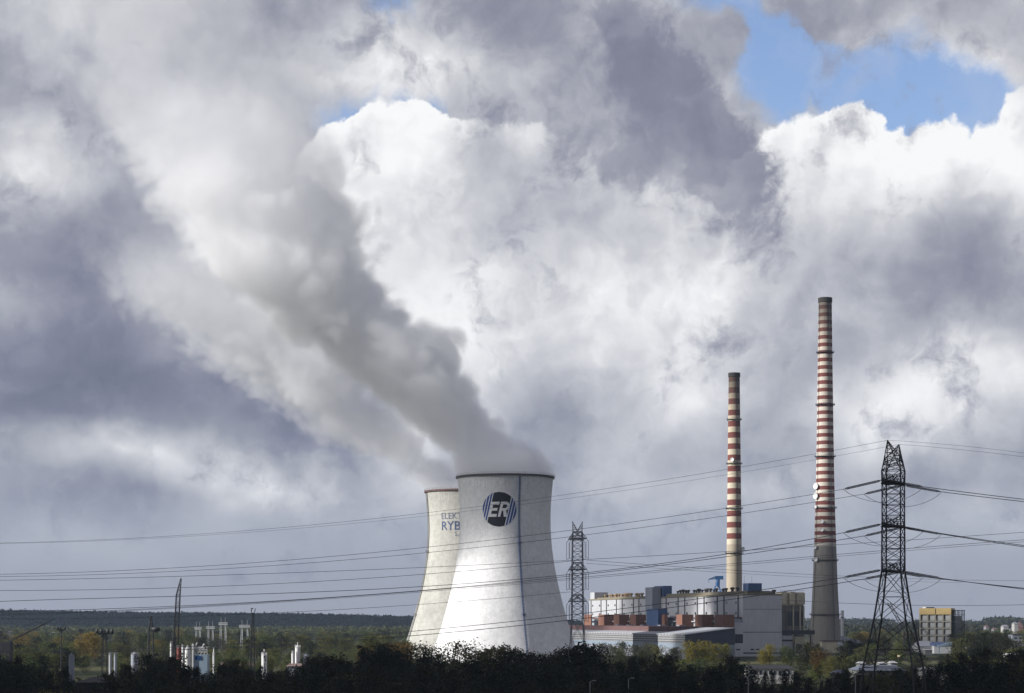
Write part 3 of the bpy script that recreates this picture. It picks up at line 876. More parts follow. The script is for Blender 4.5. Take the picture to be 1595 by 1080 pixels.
# orange boxes along the foot of the panels
for k, (p0, p1, p2) in enumerate([(910, 920.5, 922), (932, 941, 956), (956, 964.5, 980), (981, 990.5, 1009), (1024.5, 1035, 1040), (1053.5, 1062.5, 1081), (1082.5, 1094, 1112), (1113, 1127, 1144)]):
    vv = 17.0
    ua = u_at(p1, vv); ub = u_at(p0, vv)
    vi = vv
    while vi > 7.6 and CX + F * PF((ua, vi, 0)).x / PF((ua, vi, 0)).y < p2: vi -= 0.1
    o = MB().box((ua, vi, 14), (ub, vv, z_at(957.5, ua)), PF).build('bunker_box', M_BRICK, b)
    if k == 7: o['label'] = 'nearest orange red box, widest of the row'
mb = MB(); mb.box((2, 0.0, 18), (L - 4, 7.4, 28.5), PF)
mb.build('window_band', M_WINB, b)['label'] = 'pale glazed band behind the orange boxes'
mb = MB(); mb.box((2, 0.0, 28.5), (L - 4, 7.8, 29.6), PF); mb.build('canopy', M_ROOFR, b)
mb = MB(); mb.box((20.3, 7.9, 8), (L, 26, 20.5), PF); mb.build('deaerator_bay', M_ROOFD, b)
for q in (964, 981, 1003, 1030, 1060):
    u = u_at(q, 24); MB().box((u, 20, 20.5), (u + 7, 25, 23.6), PF).build('roof_box', M_GREYB, b)

random.seed(9)
M_PIPE = plain('pale_pipe_lagging', (0.50, 0.50, 0.50), 0.4, 0.2)
for q in (946, 951, 973, 1001, 1043, 1047, 1070, 1075, 1100, 1106):
    u = u_at(q, 10); v_ = 9.5 + random.uniform(0, 3); h_ = random.uniform(23.5, 28.0)
    mb = MB(); mb.bar(PF((u, v_, 18)), PF((u, v_, h_)), 0.7, n=8); mb.bar(PF((u, v_, h_)), PF((u + 4, v_ - 2, h_ + 0.8)), 0.6, n=8); mb.build('steam_pipe', M_PIPE if random.random() < .6 else M_DARKT, b)
mb = MB(); mb.bar(PF((6, 9, 26.2)), PF((L - 6, 9, 26.2)), 0.5, n=8); mb.build('pipe_run', M_PIPE, b)

# --- turbine hall
h0 = Vector((X(1067.5, 1400), 1400.0, 0))
HF = frame(h0, ANG)
hb = thing('turbine_hall', h0, 'low turbine hall with grey banded front and dark slate gable, before the boiler house', 'power station')
ZE, ZR, W = Z(989.3, 1400), Z(979, 1409), 37.0
Lh = 430
mb = MB(); mb.box((0.3, -W, 0), (Lh, 0, ZE - 5.8), HF); mb.build('base_wall', M_GREYB, hb)
mb = MB(); mb.box((0, -0.4, ZE - 5.8), (Lh, 0.3, ZE - 0.2), HF); mb.build('facade', M_BANDS, hb)
mb = MB(); mb.quad(*[HF(p) for p in ((0, 0.3, ZE - 7.0), (0, -W, ZE - 7.0), (0, -W, ZR), (0, 0.3, ZE))])
mb.quad(*[HF(p) for p in ((0.3, 0.3, ZE - 7.0), (0.3, 0.3, ZE), (0.3, -W, ZR), (0.3, -W, ZE - 7.0))]); mb.build('gable_wall', M_NAVY, hb)
mb = MB()
r0 = [HF(p) for p in ((-0.6, 0.8, ZE), (-0.6, -W, ZR), (Lh, -W, ZR), (Lh, 0.8, ZE))]
mb.quad(*r0); mb.quad(*[p + Vector((0, 0, 0.5)) for p in reversed(r0)])
for i in range(4): mb.quad(r0[i], r0[(i + 1) % 4], r0[(i + 1) % 4] + Vector((0, 0, .5)), r0[i] + Vector((0, 0, .5)))
mb.build('roof', M_ROOFL, hb)
mb = MB()
for k in range(60):
    u = 3 + k * 7; mb.box((u, 0.8, ZE - 0.2), (u + 3.4, 1.0, ZE + 0.55), HF)
mb.build('eave_panel', M_PANEL, hb)
mb = MB(); mb.box((2, 0.0, ZE - 9.2), (Lh, 0.25, ZE - 6.1), HF); mb.build('window_band', M_LBLUE, hb)
mb = MB(); mb.box((-0.12, -W, ZE - 10.5), (0.28, 0, ZE - 7.2), HF); mb.build('window_band', M_LBLUE, hb)
mb = MB(); mb.box((70, -W + 2, ZR - 3), (Lh, -12, ZR + 1.2), HF); mb.build('roof_felt', M_ROOFR, hb)

# --- blue rooftop crane
M_CRANE = plain('blue_crane_paint', (0.07, 0.19, 0.42), 0.5, 0.2)
u0 = u_at(1117, -10); zr = ZT + 3.6
cb = PF((u0, -10, zr))
cr = thing('roof_crane', cb, 'small blue slewing crane standing on the boiler house roof', 'crane')
k = cb.y / F
P = lambda dx_, dz_, dy_=0.0: cb + Vector((dx_ * k, dy_ * k, dz_ * k))
mb = MB()
for sx in (-6, 6):
    for sy in (-4, 4): mb.bar(P(sx, 0, sy), P(sx * 0.45, 10, sy * 0.45), 0.45)
for sy in (-4, 4): mb.bar(P(-6, 1, sy), P(6, 1, sy), 0.3); mb.bar(P(-4.6, 5, sy * .7), P(4.6, 5, sy * .7), 0.3); mb.bar(P(-6, 1, sy), P(3, 9, sy * .5), 0.22)
mb.build('portal', M_CRANE, cr)
mb = MB(); mb.bar(P(0.5, 9), P(1.5, 20), 1.9, 1.5, n=8); mb.box(P(-2.2, 12, -2.2), P(3.8, 15, 2.2)); mb.build('column', M_CRANE, cr)
mb = MB(); mb.box(P(-3, 20, -2), P(9.5, 25.5, 2)); mb.build('machine_house', M_CRANE, cr)
mb = MB()
for sy in (-1.2, 1.2): mb.bar(P(-3, 24.5, sy), P(-13.5, 20.2, sy * .4), 0.35); mb.bar(P(-3, 20.8, sy), P(-13.5, 20.0, sy * .4), 0.35)
for q in range(5):
    mb.bar(P(-3 - q * 2.1, 24.5 - q * .86), P(-5.1 - q * 2.1, 20.7 - q * .16), 0.25); mb.bar(P(-3 - q * 2.1, 20.8 - q * .16), P(-3 - q * 2.1, 24.5 - q * .86), 0.25)
mb.bar(P(-13, 20.2), P(-13, 16), 0.18); mb.bar(P(-13, 16.3), P(-13, 15.2), 0.5)
mb.build('jib', M_CRANE, cr)

# --- cream bunker tower behind the gable, gallery and sheds at its foot
M_CREAMB = plain('cream_rendered_wall', (0.58, 0.52, 0.38), 0.8, 0.35, streak=0.3)
M_OLIVEB = plain('grey_brown_concrete', (0.20, 0.185, 0.155), 0.85, 0.4, streak=0.35)
YB = 1565.0
bt = thing('bunker_tower', (X(1235, YB), YB, 0), 'cream topped concrete bunker tower standing right of the grey gable', 'industrial tower')
bf = frame((X(1216, YB), YB, 0), 8)
s_ = YB / F
B = lambda px, py: ((px - 1216) * s_, Z(py, YB))
mb = MB(); mb.box((0, 0, 0), (38 * s_, 26, Z(944, YB)), bf); mb.build('wall', M_OLIVEB, bt)
mb = MB(); mb.box((1 * s_, 1, Z(944, YB)), (37.5 * s_, 25, Z(923, YB)), bf); mb.build('upper_wall', M_CREAMB, bt)
for x0, x1, pt, d in ((0.5, 9, 922, -1.5), (14, 22, 922, -2.2), (25, 38.5, 923.5, -1.0)):
    mb = MB(); mb.box((x0 * s_, d, Z(942, YB)), (x1 * s_, 1, Z(pt, YB)), bf); mb.build('silo_box', M_CREAMB, bt)
for xx in (9.5, 20, 31, 37):
    mb = MB(); mb.box((xx * s_ - 0.5, -0.8, Z(1000, YB)), (xx * s_ + 0.5, 0, Z(944, YB)), bf); mb.build('pilaster', M_CREAMB if xx > 15 else M_OLIVEB, bt)
for xx, w_ in ((11, 7.5), (21.5, 8), (32.5, 3.8)):
    mb = MB(); mb.box((xx * s_, -0.12, Z(975, YB)), ((xx + w_) * s_, 0, Z(953, YB)), bf); mb.build('louvre', M_DARKT, bt)
mb = MB()
for xx in range(0, 39, 3): mb.bar(bf((xx * s_, 0.5, Z(923, YB))), bf((xx * s_, 0.5, Z(919.5, YB))), 0.10)
mb.path([bf((xx * s_, 0.5, Z(919.8, YB))) for xx in range(0, 40, 3)], 0.10)
mb.build('railing', M_STEELD, bt)
YG = 1545.0
g = thing('conveyor_gallery', (X(1240, YG), YG, 0), 'dark covered conveyor gallery on legs at the foot of the bunker tower', 'conveyor')
mb = MB(); mb.box((X(1218, YG), YG - 4, Z(988.5, YG)), (X(1268, YG), YG, Z(982, YG))); mb.build('gallery', M_DARKT, g)
for q in (1222, 1238, 1262):
    mb = MB(); mb.bar((X(q, YG), YG - 2, 0), (X(q, YG), YG - 2, Z(988.5, YG)), 0.8); mb.build('leg', M_STEELD, g)
sh = thing('switch_house', (X(1227, 1535), 1535, 0), 'small pale two storey switch house right beside the grey gable', 'building')
mb = MB(); mb.box((X(1219, 1535), 1535, 0), (X(1234.5, 1535), 1541, Z(990, 1535))); mb.build('wall', M_GABLE, sh)
mb = MB(); mb.box((X(1218.6, 1535), 1534.6, Z(999, 1535)), (X(1234.9, 1535), 1535, Z(996.5, 1535))); mb.build('floor_band', M_DARKT, sh)
mb = MB(); mb.box((X(1218.6, 1535), 1534.6, Z(990, 1535)), (X(1234.9, 1535), 1541, Z(989.2, 1535))); mb.build('roof', M_ROOFD, sh)
sh = thing('transfer_house', (X(1245, 1530), 1530, 0), 'tan transfer house below the dark conveyor gallery', 'building')
mb = MB(); mb.box((X(1238.5, 1530), 1530, 0), (X(1252, 1530), 1538, Z(991.5, 1530))); mb.build('wall', M_CREAMB, sh)
mb = MB(); mb.box((X(1238, 1530), 1529.5, Z(991.5, 1530)), (X(1252.5, 1530), 1538.5, Z(990.3, 1530))); mb.build('roof', M_ROOFD, sh)
mb = MB(); mb.box((X(1240, 1530), 1529.8, Z(1018, 1530)), (X(1250, 1530), 1530, Z(1003, 1530))); mb.build('door', M_DARKT, sh)
sh = thing('duct_house', (X(1290, 1640), 1640, 0), 'brownish flue duct house at the foot of the tall chimney', 'building')
mb = MB(); mb.box((X(1280, 1640), 1640, 0), (X(1305, 1640), 1650, Z(999, 1640))); mb.build('wall', M_CREAMB, sh)
mb = MB(); mb.box((X(1279, 1640), 1639.4, Z(999, 1640)), (X(1306, 1640), 1650, Z(997.6, 1640))); mb.build('roof', M_ROOFR, sh)
cv = thing('conveyor_bridge', (X(1325, 1700), 1700, 0), 'pale sloping conveyor bridge running right from the tall chimney', 'conveyor')
a, c = at(1309, 997, 1690), at(1347, 1006, 1720)
mb = MB()
d_ = (c - a).normalized(); n_ = Vector((0, 1, 0))
for w0 in (0,):
    q = [a, c, c + Vector((0, 0, 3.6)), a + Vector((0, 0, 3.6))]; q2 = [p + n_ * 4 for p in q]
    mb.quad(*q); mb.quad(*reversed(q2))
    for i in range(4): mb.quad(q[i], q2[i], q2[(i + 1) % 4], q[(i + 1) % 4])
mb.build('gallery', M_ROOFL, cv)
for t_ in (0.12, 0.5, 0.85):
    p = a.lerp(c, t_) + n_ * 2; mb = MB(); mb.bar((p.x - 2.4, p.y, 0), p, 0.35); mb.bar((p.x + 2.4, p.y, 0), p, 0.35); mb.build('leg', M_STEELD, cv)
sh = thing('gatehouse', (X(1308, 1655), 1655, 0), 'small white hut at the upper end of the conveyor bridge', 'building')
mb = MB(); mb.box((X(1304, 1655), 1655, 0), (X(1312, 1655), 1662, Z(999, 1655))); mb.build('wall', M_PANEL, sh)
mb = MB(); mb.box((X(1303.6, 1655), 1654.5, Z(999, 1655)), (X(1312.4, 1655), 1662, Z(998, 1655))); mb.build('roof', M_ROOFD, sh)
ms = thing('steel_stack', (X(1313.5, 1760), 1760, 0), 'slim pale steel stack just right of the tall chimney', 'stack')
mb = MB(); mb.lathe([(1.5, 0), (1.4, Z(951, 1760)), (1.1, Z(951, 1760)), (1.1, Z(960, 1760))], (X(1312, 1760), 1760), 16); mb.build('shaft', M_GABLE, ms, smooth=False)
mb = MB(); mb.lathe([(1.5, Z(962, 1760)), (2.3, Z(962, 1760)), (2.3, Z(961.3, 1760)), (1.5, Z(961.3, 1760))], (X(1312, 1760), 1760), 16); mb.build('platform', M_STEELD, ms)
pr_ = thing('pipe_rack', (X(1261, 1700), 1700, 0), 'pale steel pipe frame left of the tall chimney base', 'pipe rack')
mb = MB()
for q in (1257.5, 1261, 1264):
    mb.bar((X(q, 1700), 1700, 0), (X(q, 1700), 1700, Z(964, 1700)), 0.35)
for v in (964, 970, 978, 986): mb.bar((X(1257, 1700), 1700, Z(v, 1700)), (X(1264.5, 1700), 1700, Z(v, 1700)), 0.3)
mb.build('frame', M_GABLE, pr_)
mb = MB(); mb.box((X(1256.5, 1700), 1698, Z(966.5, 1700)), (X(1265, 1700), 1702, Z(963, 1700))); mb.build('tank', M_DISH, pr_)

# --- yellow topped block on the right
M_YEL = plain('yellow_ochre_parapet', (0.55, 0.40, 0.17), 0.7, 0.2)
M_FRAME = plain('pale_concrete_frame', (0.40, 0.375, 0.31), 0.8, 0.3)
M_INFILL = plain('pale_grey_infill', (0.50, 0.51, 0.50), 0.6, 0.3)
M_SHADE = plain('dark_steel_gantry', (0.035, 0.036, 0.04), 0.8, 0.3)
YY = 1800.0
yb = thing('concrete_block', (X(1455, YY), YY, 0), 'square concrete block of four storeys with a yellow parapet, right of the near pylon', 'industrial building')
yo = Vector((X(1481.5, YY), YY, 0)); yf = frame(yo, 180 - 20)   # x to the left and away, y towards the camera
wL = 28.5; dp = 26.0
zt_, zp, z0 = Z(947.5, YY), Z(957.5, YY), Z(1001, YY)
G = yf
mb = MB(); mb.box((0.6, -dp, 0), (wL - 0.6, -1.6, zp), G); mb.build('wall', M_OLIVEB, yb)
for a_, c_ in ((0, wL * 0.475), (wL * 0.50, wL)):
    mb = MB(); mb.box((a_, -dp, zp), (c_, 0.4, zt_), G); mb.build('parapet', M_YEL, yb)
mb = MB()
nb, nf = 4, 4
fh = (zp - z0) / nf
for k in range(nb + 1):
    xx = (wL - 1.2) * k / nb; mb.box((xx, -1.6, 0), (xx + 1.2, 0, zp), G)
mb.build('column_frame', M_FRAME, yb)
mb = MB()
for k in range(nf):
    zz = z0 + fh * k; mb.box((0, -1.6, zz - 0.5), (wL, 0.12, zz + 0.55), G)
    mb.box((0, 0.02, zz + 1.4), (wL, 0.09, zz + 1.55), G)
mb.build('floor_slab', M_FRAME, yb)
wb = (wL - 1.2) / nb
for k in range(nf):
    for i in range(nb):
        xx = wb * i + 1.2; mb = MB(); mb.box((xx + 0.1, -1.5, z0 + fh * k + 0.6), (xx + wb * 0.58, -0.6, z0 + fh * (k + 1) - 0.6), G); mb.build('infill_panel', M_INFILL, yb)
mb = MB()                                                # dark gantry on the shaded side
for zz in [z0 + fh * k for k in range(5)] + [zp + 4]:
    mb.box((-9.5, -dp + 2, zz - 0.4), (-0.05, -2, zz), G)
for xx in (-9, -5, -1):
    for yy_ in (-3, -12, -22): mb.bar(G((xx, yy_, 0)), G((xx, yy_, zt_ - 1.5)), 0.4)
for zz in [z0 + fh * k for k in range(4)]:
    mb.bar(G((-9, -3, zz)), G((-1, -3, zz + fh)), 0.3); mb.box((-9.2, -2.2, zz + 0.2), (-0.5, -2.1, zz + fh * 0.8), G)
mb.build('steel_gantry', M_SHADE, yb)
mb = MB(); mb.box((wL * .80, -4, zt_), (wL * .9, -1, zt_ + 1.2), G); mb.build('rooftop_hut', M_DISH, yb)
mb = MB(); mb.box((wL * .55, -5, zt_), (wL * .78, -1.5, zt_ + 1.0), G); mb.build('rooftop_hut', M_SHADE, yb)
M_BLUES = plain('blue_shed_roof', (0.085, 0.13, 0.25), 0.6, 0.2)
def shed(name, p0, p1, pt, pb, Y, d, wall, roof, label, slope=0.0, cat='shed'):
    t = thing(name, (X((p0 + p1) / 2, Y), Y, 0), label, cat)
    x0, x1 = X(p0, Y), X(p1, Y); zt_, zb_ = Z(pt, Y), Z(pb, Y)
    mb = MB(); mb.box((x0, Y, 0), (x1, Y + d, zb_)); mb.build('wall', wall, t)
    mb = MB(); o = 0.5
    q = [(x0 - o, Y - o, zb_), (x1 + o, Y - o, zb_), (x1 + o - slope, Y + d / 2, zt_), (x0 - o + slope, Y + d / 2, zt_)]
    q2 = [(x0 - o, Y + d + o, zb_), (x1 + o, Y + d + o, zb_), (x1 + o - slope, Y + d / 2, zt_), (x0 - o + slope, Y + d / 2, zt_)]
    mb.quad(*q); mb.quad(*reversed(q2)); mb.quad(q[1], q2[1], q[2]); mb.quad(q2[0], q[0], q[3]); mb.quad(q[0], q2[0], q2[1], q[1])
    mb.build('roof', roof, t)
    return t
shed('low_hall', 1432, 1456, 999, 1007, 1640, 30, M_INFILL, M_ROOFL, 'pale low hall before the yellow topped block', 2)
s2 = shed('low_hall', 1455, 1483, 1000.5, 1006, 1630, 25, M_DISH, M_BLUES, 'low hall with a blue roof before the yellow topped block', 1)
wt = thing('lattice_conveyor', (X(1430, 1750), 1750, 0), 'dark lattice boom leaning left of the yellow topped block', 'conveyor')
mb = MB(); a, c = at(1425, 967, 1750), at(1447, 992, 1750)
for o in (0, 1.8): mb.bar(a + Vector((0, 0, o)), c + Vector((0, 0, o)), 0.25)
for k in range(10): mb.bar(a.lerp(c, k / 10), a.lerp(c, (k + 1) / 10) + Vector((0, 0, 1.8)), 0.16)
mb.build('boom', M_SHADE, wt)
mb = MB(); mb.bar((a.x + 1, 1750, 0), at(1427, 969, 1750), 0.8, 0.5); mb.bar((a.x + 5, 1750, 0), at(1430, 973, 1750), 0.6, 0.4); mb.build('mast', M_SHADE, wt)
st = thing('coal_stacker', (X(1400, 1500), 1500, 0), 'dark stacker boom seen through the legs of the near pylon', 'stacker')
mb = MB(); a, c = at(1382, 939, 1500), at(1408, 984, 1500)
for o in (0, 2.2): mb.bar(a + Vector((o, 0, 0)), c + Vector((o, 0, 0)), 0.32)
for k in range(12): mb.bar(a.lerp(c, k / 12), a.lerp(c, (k + 1) / 12) + Vector((2.2, 0, 0)), 0.2)
mb.build('boom', M_SHADE, st)
mb = MB(); mb.bar((c.x, 1500, 0), c, 1.2, 0.8); mb.bar((c.x + 9, 1500, 0), c, 0.6); mb.bar(at(1394, 958, 1500), at(1420, 985, 1500), 0.2); mb.build('undercarriage', M_SHADE, st)
# ------------------------------------------------------------------ pylons
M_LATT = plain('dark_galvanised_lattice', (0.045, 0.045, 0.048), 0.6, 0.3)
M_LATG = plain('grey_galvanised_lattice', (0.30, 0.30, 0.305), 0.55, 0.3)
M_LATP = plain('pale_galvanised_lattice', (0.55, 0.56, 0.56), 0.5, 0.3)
M_INSU = plain('dark_insulator_glaze', (0.022, 0.02, 0.02), 0.3, 0.2)
M_WIRE = plain('weathered_conductor', (0.10, 0.10, 0.105), 0.6, 0.2)
def panel_truss(mb, F_, levels, rl, rb, sub=True):
    """square lattice: levels = (z, half width). legs, X bracing and rings"""
    for (za, wa), (zb_, wb) in zip(levels, levels[1:]):
        A = [F_((sx * wa, sy * wa, za)) for sx, sy in ((-1, -1), (1, -1), (1, 1), (-1, 1))]
        B = [F_((sx * wb, sy * wb, zb_)) for sx, sy in ((-1, -1), (1, -1), (1, 1), (-1, 1))]
        for i in range(4):
            j = (i + 1) % 4
            mb.bar(A[i], B[i], rl); mb.bar(A[i], B[j], rb); mb.bar(A[j], B[i], rb); mb.bar(B[i], B[j], rb)
            if sub and wa > 2.6:
                c = (A[i] + A[j] + B[i] + B[j]) / 4
                for e, f_ in ((A[i], B[i]), (A[j], B[j])):
                    mb.bar(e.lerp(f_, .5), c.lerp(e.lerp(f_, .25), .5), rb * .7); mb.bar(e.lerp(f_, .25), e.lerp(c, .5), rb * .7); mb.bar(e.lerp(f_, .75), f_.lerp(c, .5), rb * .7)
                    mb.bar(e.lerp(f_, .5), e.lerp(c, .5), rb * .7); mb.bar(e.lerp(f_, .5), f_.lerp(c, .5), rb * .7)
def steps(z0, z1, w0, w1, n):
    return [(z0 + (z1 - z0) * k / n, w0 + (w1 - w0) * k / n) for k in range(n + 1)]

# ---- the near tension pylon
AY = 430.0; AX = X(1391.5, AY)
A_ANG = 24.0
AF = frame((AX, AY, 0), -A_ANG)          # local y: away along the cross arms (turned 24 degrees)
zA = lambda py: Z(py, AY)
t = thing('lattice_pylon', (AX, AY, 0), 'near dark steel lattice pylon with twin earth wire peaks and three pairs of cross arms', 'pylon')
mb = MB()
z3, z2, z1, zs_ = zA(890), zA(820), zA(753), zA(733)
lv = [(0, 6.9)] + [(zA(1040), 5.35), (zA(1012), 4.65), (zA(966), 3.45), (zA(930), 2.75), (z3, 2.05)]
panel_truss(mb, AF, lv, 0.20, 0.085, sub=False)
panel_truss(mb, AF, steps(z3, z2, 2.05, 2.0, 4), 0.17, 0.085)
panel_truss(mb, AF, steps(z2, z1, 2.0, 2.0, 4), 0.16, 0.085)
panel_truss(mb, AF, steps(z1, zs_, 2.0, 2.05, 1), 0.16, 0.085)
panel_truss(mb, AF, steps(zs_, zA(716), 2.05, 1.6, 2), 0.12, 0.07)
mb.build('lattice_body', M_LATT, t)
PK = 5.4
for sy, py in ((-1, 686), (1, 692.5)):                     # twin peaks along the arm direction
    mb = MB(); tip = AF((0, sy * PK, 0)); tip.z = Z(py, tip.y)
    base = [AF((sx * 2.0, sy * 2.05, zs_)) for sx in (-1, 1)] + [AF((sx * 1.65, sy * -1.5, zA(716))) for sx in (-1, 1)]
    for p in base: mb.bar(p, tip, 0.10)
    for f_ in (0.2, 0.4, 0.58, 0.74, 0.88):
        q = [p.lerp(tip, f_) for p in base]
        q2 = [p.lerp(tip, f_ - 0.19) for p in base]
        for i, j in ((0, 1), (1, 3), (3, 2), (2, 0)): mb.bar(q[i], q[j], 0.06); mb.bar(q2[i], q[j], 0.055)
    mb.build('earth_wire_peak', M_LATT, t)
ARM = 9.0
tips = {}
for lvl, zz in ((1, z1), (2, z2), (3, z3)):
    for sy in (-1, 1):
        mb = MB()
        tip = AF((0, sy * ARM, zz + 0.15)); tips[(lvl, sy)] = tip
        lo = [AF((sx * 2.05, sy * 2.05, zz)) for sx in (-1, 1)]; hi = [AF((sx * 2.0, sy * 2.0, zz + 2.0)) for sx in (-1, 1)]
        for p in lo + hi: mb.bar(p, tip, 0.10)
        for f_ in (0.2, 0.4, 0.6, 0.8):
            a_, b_ = lo[0].lerp(tip, f_), lo[1].lerp(tip, f_); c_, d_ = hi[0].lerp(tip, f_), hi[1].lerp(tip, f_)
            mb.bar(a_, b_, 0.08); mb.bar(a_, c_, 0.07); mb.bar(b_, d_, 0.07); mb.bar(c_, d_, 0.07)
            e_ = lo[1].lerp(tip, f_ - 0.2); mb.bar(a_, e_, 0.07); mb.bar(hi[0].lerp(tip, f_ - .2), a_, 0.07); mb.bar(hi[1].lerp(tip, f_ - .2), b_, 0.07)
        mb.bar(tip - Vector((0.5, 0, 0)), tip + Vector((0.5, 0, 0)), 0.3)
        mb.build('cross_arm', M_LATT, t)
    mb = MB(); q = [AF((sx * 2.1, sy * 2.1, zz - .1)) for sx, sy in ((-1, -1), (1, -1), (1, 1), (-1, 1))]
    for i in range(4): mb.bar(q[i], q[(i + 1) % 4], 0.2); 
    mb.bar(q[0], q[2], 0.2); mb.bar(q[1], q[3], 0.2)
    mb.build('arm_girdle', M_LATT, t)
def insulator(a, b_, name='insulator_string', par=t, r=0.17, twin=0.13):
    """twin cap-and-pin string"""
    o = MB(); a, b_ = Vector(a), Vector(b_); d = b_ - a; n = 26
    for s_ in (-twin, twin):
        off = Vector((0, s_ * 0.6, s_))
        for k in range(n):
            p, q = a + d * (0.12 + 0.80 * k / n), a + d * (0.12 + 0.80 * (k + 0.62) / n)
            o.bar(p + off, q + off, r, r * 0.72, n=6)
        o.bar(a + d * .08 + off, a + d * .95 + off, r * 0.35)
    o.bar(a, a + d * .12, 0.07); o.bar(a + d * .92, b_, 0.07)
    for f_ in (0.10, 0.94): o.bar(a + d * f_ - Vector((0, 0, twin * 1.3)), a + d * f_ + Vector((0, 0, twin * 1.3)), 0.10)
    o.build(name, M_INSU, par)
LD = Vector((-0.914, 0.407, 0)).normalized()                # the line runs off to the left, slightly away
RD = Vector((0.99, -0.14, 0)).normalized()
ends = {}
for lvl in (1, 2, 3):
    for sy in (-1, 1):
        tip = tips[(lvl, sy)]
        l = tip + LD * 8.7 - Vector((0, 0, 1.75 if lvl < 3 else 1.6)); r_ = tip + RD * 8.4 - Vector((0, 0, 1.55))
        ends[(lvl, sy, 'l')], ends[(lvl, sy, 'r')] = l, r_
        insulator(tip, l); insulator(tip, r_)
        pts = []
        for k in range(17):                                  # jumper loop under the arm
            f_ = k / 16; p = l.lerp(r_, f_); q = 2 * f_ - 1
            pts.append(p - Vector((0, 0, 3.1 * (1 - q * q) ** 0.8)) + Vector((0, (tip.y - p.y) * (1 - q * q), 0)))
        mb = MB(); mb.path(pts, 0.055); mb.build('jumper_cable', M_WIRE, t)

# ---- the farther pylon beside the cooling tower
BY_ = 620.0; BX_ = X(899.5, BY_)
zB = lambda py: Z(py, BY_)
t2 = thing('lattice_pylon', (BX_, BY_, 0), 'farther grey lattice pylon seen edge on between the white cooling tower and the plant', 'pylon')
BF = frame((BX_, BY_, 0), 4.0)
mb = MB(); ps = BY_ / F
panel_truss(mb, BF, [(0, 5.2), (zB(1000) * .5, 3.4), (zB(1000), 2.1), (zB(962), 1.75)], 0.13, 0.07, sub=False)
panel_truss(mb, BF, steps(zB(962), zB(842), 1.75, 1.55, 14), 0.12, 0.065, sub=False)
panel_truss(mb, BF, steps(zB(842), zB(828), 1.55, 1.4, 2), 0.11, 0.06, sub=False)
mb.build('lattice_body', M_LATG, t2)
for sx in (-1, 1):
    mb = MB(); tip = BF((sx * 1.6, 0, zB(812)))
    base = [BF((sx * x_, y_, zB(828))) for x_ in (1.4, 0.0) for y_ in (-1.4, 1.4)]
    for p in base: mb.bar(p, tip, 0.07)
    for f_ in (0.35, 0.65):
        q = [p.lerp(tip, f_) for p in base]; q2 = [p.lerp(tip, f_ - .33) for p in base]
        for i, j in ((0, 1), (1, 3), (3, 2), (2, 0)): mb.bar(q[i], q[j], 0.05); mb.bar(q2[i], q[j], 0.05)
    mb.build('earth_wire_peak', M_LATG, t2)
for py, pl in ((839.5, 829), (887.5, 877), (937, 926)):
    mb = MB(); zl, zh = zB(py), zB(pl)
    for sy in (-1, 1):
        tip = [BF((sx * 2.35, sy * 5.0, zl)) for sx in (-1, 1)]
        rt = [BF((sx * 2.35, sy * 1.3, zl)) for sx in (-1, 1)]; up_ = [BF((sx * 1.2, sy * 1.3, zh)) for sx in (-1, 1)]
        for i in (0, 1): mb.bar(rt[i], tip[i], 0.14); mb.bar(up_[i], tip[i], 0.09); mb.bar(up_[i], rt[i], 0.09)
        mb.bar(tip[0], tip[1], 0.2); mb.bar(rt[0], rt[1], 0.2); mb.bar(up_[0], up_[1], 0.1)
        for f_ in (0.25, 0.5, 0.75): mb.bar(rt[0].lerp(rt[1], f_), up_[0].lerp(up_[1], 1 - f_), 0.07); mb.bar(rt[0].lerp(tip[0], f_), rt[1].lerp(tip[1], f_), 0.09)
        mb.bar(up_[0], rt[1], 0.08); mb.bar(up_[1], rt[0], 0.08)
    for i, sx in enumerate((-1, 1)): mb.bar(BF((sx * 2.35, -1.3, zl)), BF((sx * 2.35, 1.3, zl)), 0.16)
    mb.build('cross_arm', M_LATG, t2)
    for sx in (-1, 1):
        for sy in (-1, 1):                                   # hanging jumpers, closed at the foot
            p = BF((sx * 2.15, sy * 5.0, zl)); q = BF((sx * 2.9, sy * 5.0, zl - 1.0)); dn = Vector((0, 0, -5.3))
            mb = MB(); mb.path([p, q, q + dn, p + dn + Vector((0, 0, -.7)), p + dn * .2], 0.10)
            mb.build('jumper_cable', M_LATG, t2)

